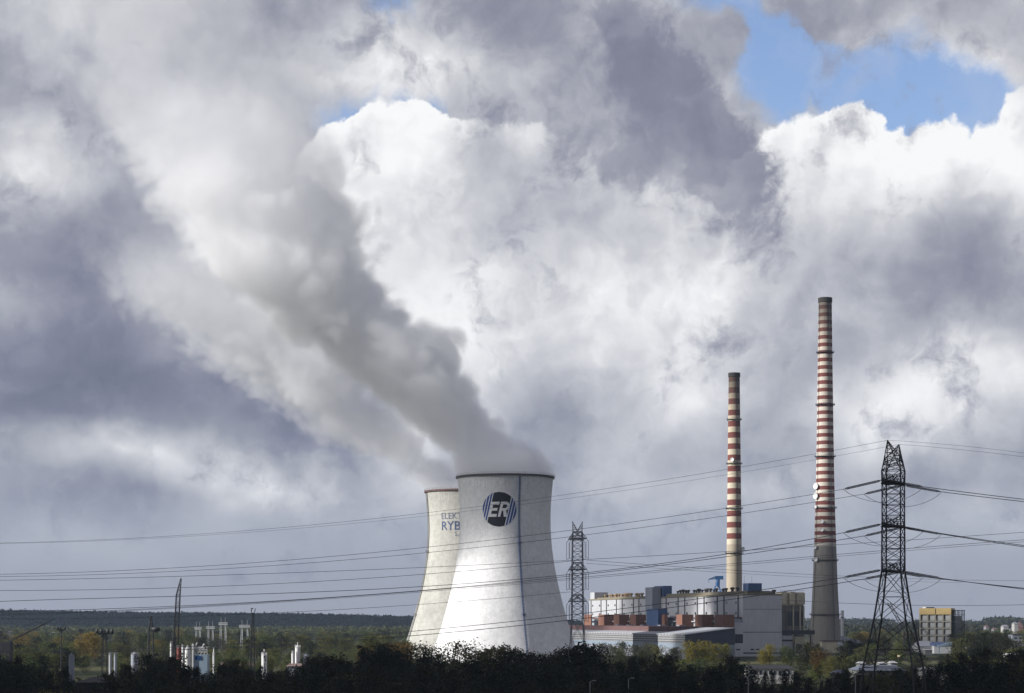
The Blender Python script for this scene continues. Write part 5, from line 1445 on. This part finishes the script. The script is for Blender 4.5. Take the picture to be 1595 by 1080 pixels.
LEAF = {
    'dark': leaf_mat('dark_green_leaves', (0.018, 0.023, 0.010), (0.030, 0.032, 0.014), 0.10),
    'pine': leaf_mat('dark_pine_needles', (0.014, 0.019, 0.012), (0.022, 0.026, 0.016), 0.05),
    'olive': leaf_mat('olive_leaves', (0.062, 0.070, 0.023), (0.115, 0.110, 0.034)),
    'green': leaf_mat('mid_green_leaves', (0.056, 0.076, 0.023), (0.10, 0.118, 0.035)),
    'yellow': leaf_mat('yellow_green_leaves', (0.11, 0.115, 0.018), (0.20, 0.165, 0.025), 0.25),
    'gold': leaf_mat('golden_leaves', (0.16, 0.115, 0.028), (0.22, 0.16, 0.035), 0.25),
    'rust': leaf_mat('rusty_brown_leaves', (0.075, 0.042, 0.016), (0.10, 0.065, 0.02), 0.2),
    'grey': leaf_mat('grey_green_leaves', (0.060, 0.066, 0.048), (0.085, 0.086, 0.055)),
}
M_BARK = plain('grey_brown_bark', (0.045, 0.037, 0.030), 0.9)
M_BIRCHB = plain('pale_birch_bark', (0.20, 0.19, 0.17), 0.8, 0.5)
def leaf_quad(mb, c, s_, rng):
    n = Vector((rng.gauss(0, 1), rng.gauss(0, 1), rng.gauss(0, 0.8) + 0.25))
    n.normalize()
    a = n.orthogonal().normalized(); b_ = n.cross(a); t_ = rng.uniform(0, 6.28)
    u = (a * math.cos(t_) + b_ * math.sin(t_)) * s_ * rng.uniform(0.7, 1.3); v = n.cross(u).normalized() * s_ * rng.uniform(0.45, 0.8)
    mb.quad(c - u, c + v * 0.9 - u * 0.1, c + u, c - v)
def make_tree(kind, seed, leaves, detail=1.0):
    """unit tree, height 1 m at scale 1; kind: round, tall, pine, bush, sparse. Crown is leaf by leaf in clumps along limbs"""
    rng = random.Random(seed)
    H = 10.0
    tr = MB(); cl = []
    wx = {'round': 0.34, 'tall': 0.20, 'pine': 0.22, 'bush': 0.50, 'sparse': 0.24}[kind] * H
    lo = {'round': 0.20, 'tall': 0.16, 'pine': 0.14, 'bush': 0.03, 'sparse': 0.25}[kind] * H
    pts = [Vector((0, 0, -0.3))]
    for k in range(1, 8): pts.append(Vector((rng.gauss(0, .012) * H * (k / 7), rng.gauss(0, .012) * H * (k / 7), H * 0.93 * k / 7)))
    r0 = 0.020 * H if kind != 'bush' else 0.014 * H
    for k in range(7): tr.bar(pts[k], pts[k + 1], r0 * (1 - k / 7.5) + .02, r0 * (1 - (k + 1) / 7.5) + .02, n=6, caps=False)
    nl = {'round': 15, 'tall': 16, 'pine': 20, 'bush': 11, 'sparse': 15}[kind]
    phi = rng.uniform(0, 6)
    lob = [rng.uniform(0.72, 1.2) for _ in range(7)]
    for i in range(nl):
        f = (i + rng.uniform(0, .8)) / nl
        z0 = lo + (0.90 * H - lo) * f
        phi += 2.4 + rng.uniform(-.4, .4)
        g = (z0 - lo) / (H - lo)
        if kind in ('round', 'bush'): env = math.sqrt(max(0.04, 1 - (2 * g - 0.85) ** 2 / 1.5))
        elif kind == 'pine': env = (1 - g) * 0.9 + 0.12
        else: env = math.sin(math.pi * min(1, 0.16 + g * 0.80)) ** 0.8
        ln = wx * env * lob[i % 7] * rng.uniform(0.75, 1.1)
        k = min(6, int(z0 / (0.93 * H) * 7)); b0 = pts[k].lerp(pts[k + 1], z0 / (0.93 * H) * 7 - k)
        rise = {'round': .45, 'tall': 1.0, 'pine': .10, 'bush': .7, 'sparse': .9}[kind] * rng.uniform(.5, 1.2)
        e = b0 + Vector((math.cos(phi) * ln, math.sin(phi) * ln, ln * rise))
        if e.z > H * 1.02: e.z = H * 1.02
        tr.bar(b0, e, r0 * .32 * (1 - g * .6), 0.02, n=4, caps=False)
        nc = 3 if ln > .5 * wx else 2
        for q in range(nc):
            w = 1.0 - q * 0.36 + rng.uniform(-.08, .05)
            cl.append((b0.lerp(e, w), (0.11 if kind in ('tall', 'pine', 'sparse') else 0.155) * H * rng.uniform(.75, 1.25) * (0.75 + .35 * env)))
    for q in range(3): cl.append((pts[7] + Vector((rng.gauss(0, .03), rng.gauss(0, .03), (.03 - .05 * q))) * H, 0.06 * H))
    per = int({'round': 50, 'tall': 42, 'pine': 46, 'bush': 52, 'sparse': 17}[kind] * detail)
    ls = {'round': .021, 'tall': .018, 'pine': .018, 'bush': .025, 'sparse': .016}[kind] * H * (1.0 / math.sqrt(detail))
    mb = MB()
    for c, r_ in cl:
        sq = rng.uniform(.6, .9)
        for _ in range(per):
            d = Vector((rng.gauss(0, 1), rng.gauss(0, 1), rng.gauss(0, 1) * sq)); d = d.normalized() * r_ * rng.uniform(0.35, 1.0) ** 0.6
            p = c + d
            if p.z < 0.15: p.z = 0.15 + rng.random() * .3
            leaf_quad(mb, p, ls, rng)
    return tr, mb
NAMES = {'round': 'broadleaf_tree', 'tall': 'poplar_tree', 'pine': 'pine_tree', 'bush': 'bush', 'sparse': 'birch_tree'}
CATS = {'round': 'tree', 'tall': 'tree', 'pine': 'tree', 'bush': 'bush', 'sparse': 'tree'}
PROTO = {}
def proto(kind, leaf, var, detail):
    key = (kind, leaf, var, detail)
    if key not in PROTO:
        gk = (kind, var, detail)
        if gk not in PROTO:
            tr, mb = make_tree(kind, sum(map(ord, kind)) + var * 17, leaf, detail)
            def me(mbx, nm):
                m_ = bpy.data.meshes.new(nm); m_.from_pydata([tuple(v) for v in mbx.v], [], mbx.f); m_.update(); return m_
            PROTO[gk] = (me(tr, 'trunk'), me(mb, 'crown'))
        tm, cm = PROTO[gk]; cm2 = cm.copy(); cm2.materials.append(LEAF[leaf])
        if not tm.materials: tm.materials.append(M_BIRCHB if kind == 'sparse' else M_BARK)
        PROTO[key] = (tm, cm2)
    return PROTO[key]
def tree(kind, leaf, x, y, h, label, group=None, wide=1.0, var=0, detail=1.0, parts=True, rz=None):
    tm, cm = proto(kind, leaf, var, detail)
    z = ground_z(x, y) + (hill_h(x, y) if y > 4250 else 0)
    root = bpy.data.objects.new(NAMES[kind], None); S.collection.objects.link(root)
    root.location = (x, y, z); s_ = h / 10.4
    root.scale = (s_ * wide, s_ * wide, s_); root.rotation_euler = (0, 0, random.uniform(0, 6.28) if rz is None else rz)
    tag(root, label, CATS[kind], group)
    for nm, me in (('trunk', tm), ('crown', cm)):
        o = bpy.data.objects.new(nm, me); S.collection.objects.link(o); o.parent = root
    return root
random.seed(21)
GF = 'trees of the shaded wood along the foot of the picture'
def fg(kind, leaf, px, top, Y, label=None, wide=1.0, group=GF, var=None):
    h = Z(top, Y)
    v = random.randrange(4) if var is None else var
    lab = label or {'round': 'dark leafy tree in the shaded wood along the foot of the picture', 'tall': 'dark slender tree in the shaded wood along the foot of the picture',
                    'pine': 'dark pine in the shaded wood along the foot of the picture', 'bush': 'dark bush in the shaded wood along the foot of the picture', 'sparse': 'thin leaved dark birch in the shaded wood along the foot of the picture'}[kind]
    return tree(kind, leaf, X(px, Y), Y, h, lab, group if not label else None, wide, v, 1.0)
# tree line of the near wood: (column, row of the top)
LINE = [(-20, 1038), (20, 1034), (60, 1038), (100, 1044), (116, 1054), (140, 1060), (165, 1060), (180, 1046), (195, 1030), (215, 1036), (235, 1028), (255, 1036), (280, 1030), (300, 1036), (330, 1040), (360, 1038), (390, 1044), (420, 1046),
        (450, 1036), (480, 1034), (505, 1028), (530, 1024), (555, 1020), (580, 1016), (610, 1010), (640, 1022), (665, 1028), (690, 1036), (715, 1032), (740, 1032), (760, 1026), (780, 1024), (800, 1028), (830, 1030), (850, 1034), (870, 1030),
        (905, 1010), (930, 1030), (960, 1036), (990, 1026), (1015, 1034), (1040, 1032), (1065, 1038), (1090, 1034), (1110, 1034), (1140, 1038), (1165, 1050), (1190, 1053), (1215, 1056), (1240, 1052), (1265, 1046), (1290, 1050),
        (1320, 1050), (1350, 1050), (1380, 1052), (1410, 1048), (1440, 1042), (1470, 1034), (1490, 1026), (1510, 1040), (1535, 1020), (1555, 1038), (1580, 1028), (1610, 1018)]
def line_at(px):
    for (a, b_), (c, d) in zip(LINE, LINE[1:]):
        if a <= px <= c: return b_ + (d - b_) * (px - a) / (c - a)
    return 1036
for Y, sp, drop in ((720, 4.6, 0), (640, 5.0, 3), (560, 5.2, 9), (490, 5.6, 20), (430, 6.0, 36)):
    px = -70 + random.uniform(0, 20)
    while px < 1680:
        top = line_at(px) + drop + random.choice((-15, -9, -3, 3, 8, 13)) + random.uniform(-4, 4)
        if top < 1084:
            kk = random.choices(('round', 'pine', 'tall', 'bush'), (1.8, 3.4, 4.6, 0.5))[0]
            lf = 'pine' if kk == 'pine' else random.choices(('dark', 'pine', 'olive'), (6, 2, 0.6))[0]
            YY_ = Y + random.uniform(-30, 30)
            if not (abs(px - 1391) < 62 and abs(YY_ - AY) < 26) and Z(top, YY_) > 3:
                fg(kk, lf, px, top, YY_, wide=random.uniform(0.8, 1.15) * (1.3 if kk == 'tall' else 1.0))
        px += sp * F / Y * random.uniform(0.7, 1.3)
# marked trees of the near wood
fg('pine', 'pine', 897, 1003, 600, 'tall black pine, left one of the dark group hiding the foot of the farther pylon', 1.5)
fg('pine', 'pine', 911, 996, 590, 'tallest black pine, hiding the foot of the farther pylon', 1.4)
fg('round', 'pine', 922, 1006, 605, 'broad black tree, right one of the group hiding the foot of the farther pylon', 1.0)
fg('sparse', 'olive', 707, 995, 660, 'tall thin leaved birch standing out before the bright foot of the white tower', 1.3, var=0)
fg('sparse', 'olive', 724, 998, 655, 'second thin leaved birch before the white tower, just right of the tallest birch', 1.4, var=1)
fg('sparse', 'grey', 660, 999, 680, 'pale thin leaved birch before the foot of the cream tower', 1.4, var=2)
fg('sparse', 'olive', 672, 1006, 660, 'short thin leaved birch before the gap between both towers', 1.4, var=3)
fg('sparse', 'olive', 739, 1010, 640, 'smaller thin leaved birch before the white tower, rightmost of the birches', 1.5, var=2)
fg('tall', 'olive', 764, 1006, 650, 'olive slender tree before the white tower, left one of a pair', 1.35)
fg('tall', 'olive', 781, 1004, 655, 'olive slender tree before the white tower, right and taller one of a pair', 1.35)
fg('tall', 'dark', 796, 1009, 650, 'dark pointed tree before the tower ladder', 1.3)
fg('tall', 'dark', 811, 1012, 640, 'dark pointed tree right of the tower ladder foot', 1.4)
fg('tall', 'dark', 845, 1018, 640, 'dark pointed tree before the shaded right side of the white tower', 1.4)
for px, top, w_, lab in ((752, 1012, 1.1, 'dark slender tree between the rightmost birch and the olive pair'), (828, 1013, 1.0, 'thin dark tree spire before the shaded side of the white tower, left one'),
                         (858, 1017, 1.1, 'low dark tree spire near the right edge of the white tower'), (872, 1010, 1.1, 'dark spire of a tree at the right foot of the white tower'), (884, 1006, 1.0, 'dark spire of a tree just left of the black pines at the farther pylon'), (684, 1016, 1.2, 'short dark tree between the birches before both towers')):
    fg('tall', 'dark', px, top, 640 + (px % 7) * 5, lab, w_)
fg('round', 'olive', 578, 989, 900, 'tall dark olive tree with the highest crown left of the cooling towers', 0.8, var=1)
fg('round', 'rust', 569, 1006, 890, 'rust tinged tree leaning on the tall olive tree left of the towers', 0.8)
fg('round', 'rust', 611, 1001, 860, 'brownish green tree between the tall olive tree and the cream tower', 0.9)
fg('tall', 'rust', 633, 1000, 830, 'brown pointed tree right at the left foot of the cream tower', 1.6)
fg('round', 'rust', 1277, 1012, 900, 'rusty brown tree below the foot of the tall chimney', 1.0, var=2)
fg('round', 'olive', 1294, 1022, 880, 'olive tree right of the rusty brown one below the tall chimney', 0.9)
fg('round', 'dark', 1256, 1000, 1000, 'dark tree before the left foot of the tall chimney', 0.9)
fg('round', 'dark', 1270, 1003, 1020, 'second dark tree before the foot of the tall chimney', 0.9)
for px, top, w_, lf, lab in ((1078, 999, 1.25, 'yellow', 'bright yellow green round tree, left one before the dark slate gable'), (1098, 998, 1.0, 'yellow', 'bright yellow green tree, middle and tallest before the dark slate gable'),
                         (1112, 1003, 1.2, 'yellow', 'bright golden green tree, second from the right before the dark slate gable'), (1130, 1003, 1.0, 'yellow', 'bright yellow green tree, rightmost before the dark slate gable'), (1090, 1009, 1.2, 'yellow', 'low yellow green tree in front of the bright row at the slate gable')):
    fg('round', lf, px, top, 1150, lab, w_)
for px, top, w_, lf, lab in ((1199, 1003, 0.85, 'yellow', 'sunlit yellow green tree before the grey gable, taller one'), (1188, 1012, 1.1, 'yellow', 'sunlit yellow green bush at the left of the tree before the grey gable'), (1222, 1006, 0.9, 'green', 'green tree at the right corner of the grey gable'), (1232, 1010, 0.8, 'green', 'green tree right of the grey gable before the switch house')):
    fg('round', lf, px, top, 1150, lab, w_)
for px, top, lf in ((938, 1001, 'grey'), (952, 1004, 'grey'), (972, 999, 'grey'), (988, 1003, 'grey'), (1012, 1002, 'grey'), (1024, 1004, 'olive'), (1046, 1007, 'grey'), (1056, 1012, 'olive'), (965, 1010, 'green'), (1002, 1010, 'olive'), (1036, 1016, 'olive')):
    tree('tall' if lf == 'grey' else 'round', lf, X(px, 1080), 1080 + random.uniform(-20, 20), Z(top, 1080), 'hazy grey green tree in the row before the long turbine hall', 'trees before the turbine hall', 1.5 if lf == 'grey' else 1.0, random.randrange(4), 1.0)

# ---- middle distance: woods of the left and right plain
def field(n, px0, px1, Y0, Y1, leafs, kinds, h0, h1, label, group, detail=0.5, clear=()):
    c = 0; tries = 0
    while c < n and tries < n * 30:
        tries += 1
        Y = math.exp(random.uniform(math.log(Y0), math.log(Y1))); px = random.uniform(px0, px1)
        if any(a < px < b_ and Y < yy_ for a, b_, yy_ in clear): continue
        kk = random.choice(kinds); lf = random.choice(leafs)
        tree(kk, lf, X(px, Y), Y, random.uniform(h0, h1), label[kk], group, random.uniform(1.0, 1.4) * (1.5 if kk == 'tall' else 1), random.randrange(4), detail)
        c += 1
LB = lambda w: {'round': 'leafy tree ' + w, 'tall': 'slender tree ' + w, 'bush': 'bush ' + w, 'pine': 'pine ' + w, 'sparse': 'birch ' + w}
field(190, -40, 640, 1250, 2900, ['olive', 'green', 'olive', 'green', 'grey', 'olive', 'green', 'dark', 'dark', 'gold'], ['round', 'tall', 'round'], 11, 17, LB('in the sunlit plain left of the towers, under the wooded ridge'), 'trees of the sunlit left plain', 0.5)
field(170, -40, 640, 1150, 2700, ['olive', 'green', 'green', 'olive', 'dark'], ['bush'], 6, 10, LB('in the sunlit plain left of the towers, under the wooded ridge'), 'trees of the sunlit left plain', 0.6)
field(46, -40, 110, 940, 1300, ['olive', 'green', 'dark'], ['round', 'tall', 'bush'], 9, 14, LB('in the sunlit plain left of the towers, under the wooded ridge'), 'trees of the sunlit left plain', 0.6)
field(60, 110, 640, 940, 1300, ['olive', 'green', 'dark', 'olive'], ['bush', 'round', 'tall'], 5, 9, LB('in the sunlit plain left of the towers, under the wooded ridge'), 'trees of the sunlit left plain', 0.6)
for px, top, Y, lab in ((137, 984, 1300, 'tall golden tree behind the two legged floodlight mast'), (148, 990, 1280, 'golden tree right behind the two legged floodlight mast'), (124, 996, 1290, 'golden tree left behind the two legged floodlight mast')):
    tree('tall', 'gold', X(px, Y), Y, Z(top, Y), lab, None, 1.7, 1, 1.0)
tree('bush', 'yellow', X(82, 800), 800, Z(1049, 800), 'bright yellow green bush low at the left beside the grey blue silo', None, 1.0, 0, 1.0)
field(120, 1310, 1640, 1250, 3000, ['green', 'dark', 'olive', 'dark', 'gold'], ['round', 'tall', 'round'], 9, 16, LB('in the hazy plain right of the tall chimney'), 'trees of the hazy right plain', 0.5, clear=((1425, 1490, 1700), (1375, 1400, 1450)))
field(46, 1240, 1640, 830, 1200, ['dark', 'green', 'olive', 'dark'], ['round', 'bush', 'tall'], 5, 11, LB('in the hazy plain right of the tall chimney'), 'trees of the hazy right plain', 0.6, clear=((1330, 1415, 900), (1425, 1480, 900), (1290, 1325, 900)))
field(20, 900, 1300, 880, 1040, ['dark', 'olive', 'green'], ['round', 'bush'], 4, 9, LB('low before the power station buildings'), 'trees low before the plant', 0.6, clear=((1160, 1240, 1000),))
for px, top, Y, lf, w_ in ((1512, 986, 1250, 'dark', 1.3), (1533, 983, 1300, 'dark', 1.2), (1553, 985, 1320, 'dark', 1.2), (1568, 992, 1200, 'dark', 1.2), (1494, 994, 1200, 'olive', 1.1)):
    tree('round', lf, X(px, Y), Y, Z(top, Y), 'big dark tree in the clump right of the yellow topped block', 'big dark clump right of the yellow topped block', w_, random.randrange(4), 1.0)
field(40, 1490, 1640, 2100, 2800, ['green', 'dark', 'olive'], ['round', 'tall'], 10, 15, LB('in the hazy plain right of the tall chimney'), 'trees of the hazy right plain', 0.4)
# ---- far woods, one mass
def far_wood(name, label, spots, mat, seed):
    rng = random.Random(seed); mb = MB()
    for x, y, z, h in spots:
        w_ = h * rng.uniform(0.34, 0.55)
        for q in range(7):
            c = Vector((x + rng.uniform(-w_, w_) * .7, y + rng.uniform(-w_, w_) * .7, z + h * rng.uniform(.40, .92)))
            for _ in range(4): leaf_quad(mb, c + Vector((rng.gauss(0, 1), rng.gauss(0, 1), rng.gauss(0, 1))) * w_ * .28, w_ * .42, rng)
        mb.bar((x, y, z - 1), (x, y, z + h * .6), h * .02, n=3, caps=False)
    return tag(mb.build(name, mat), label, 'wood', kind='stuff')
M_FAR = LEAF['pine']
rng = random.Random(4)
sp_ = []
while len(sp_) < 8500:
    y = rng.uniform(4300, 6050); px = rng.uniform(-60, 960)
    x = X(px, y); 
    sp_.append((x, y, hill_h(x, y), rng.uniform(10, 17)))
far_wood('far_wood', 'dark blue wooded ridge along the left horizon', sp_, M_FAR, 5)
sp_ = []
while len(sp_) < 5200:
    y = rng.uniform(3100, 6050); px = rng.uniform(900, 1660); x = X(px, y)
    if mnoise.noise(Vector((x * .003, y * .0016, 9))) < -0.12: continue
    sp_.append((x, y, hill_h(x, y), rng.uniform(9, 17) + (9 if 1535 < px < 1590 and y > 4800 else 0)))
far_wood('far_wood', 'hazy woods and low ridge along the right horizon', sp_, LEAF['dark'], 6)
sp_ = []
while len(sp_) < 2600:
    y = rng.uniform(2700, 4200); px = rng.uniform(-60, 700); x = X(px, y)
    if 3 < px < 118 and y < 3050: continue
    sp_.append((x, y, 0, rng.uniform(8, 14)))
far_wood('far_wood', 'olive woods at the foot of the left ridge', sp_, LEAF['olive'], 7)
# ------------------------------------------------------------------ haze
mb = MB(); mb.box((-9500, -700, -1.5), (9500, 12000, 620))
hz_m = bpy.data.materials.new('haze'); hz_m.use_nodes = True
N.nt = hz_m.node_tree; N.nt.nodes.clear()
v = N.new('ShaderNodeVolumePrincipled')
v.inputs['Color'].default_value = (0.62, 0.78, 1.0, 1); v.inputs['Density'].default_value = 3.2e-5; v.inputs['Anisotropy'].default_value = 0.2
o = N.new('ShaderNodeOutputMaterial'); N.nt.links.new(v.outputs[0], o.inputs['Volume'])
tag(mb.build('haze', hz_m), kind='stuff')
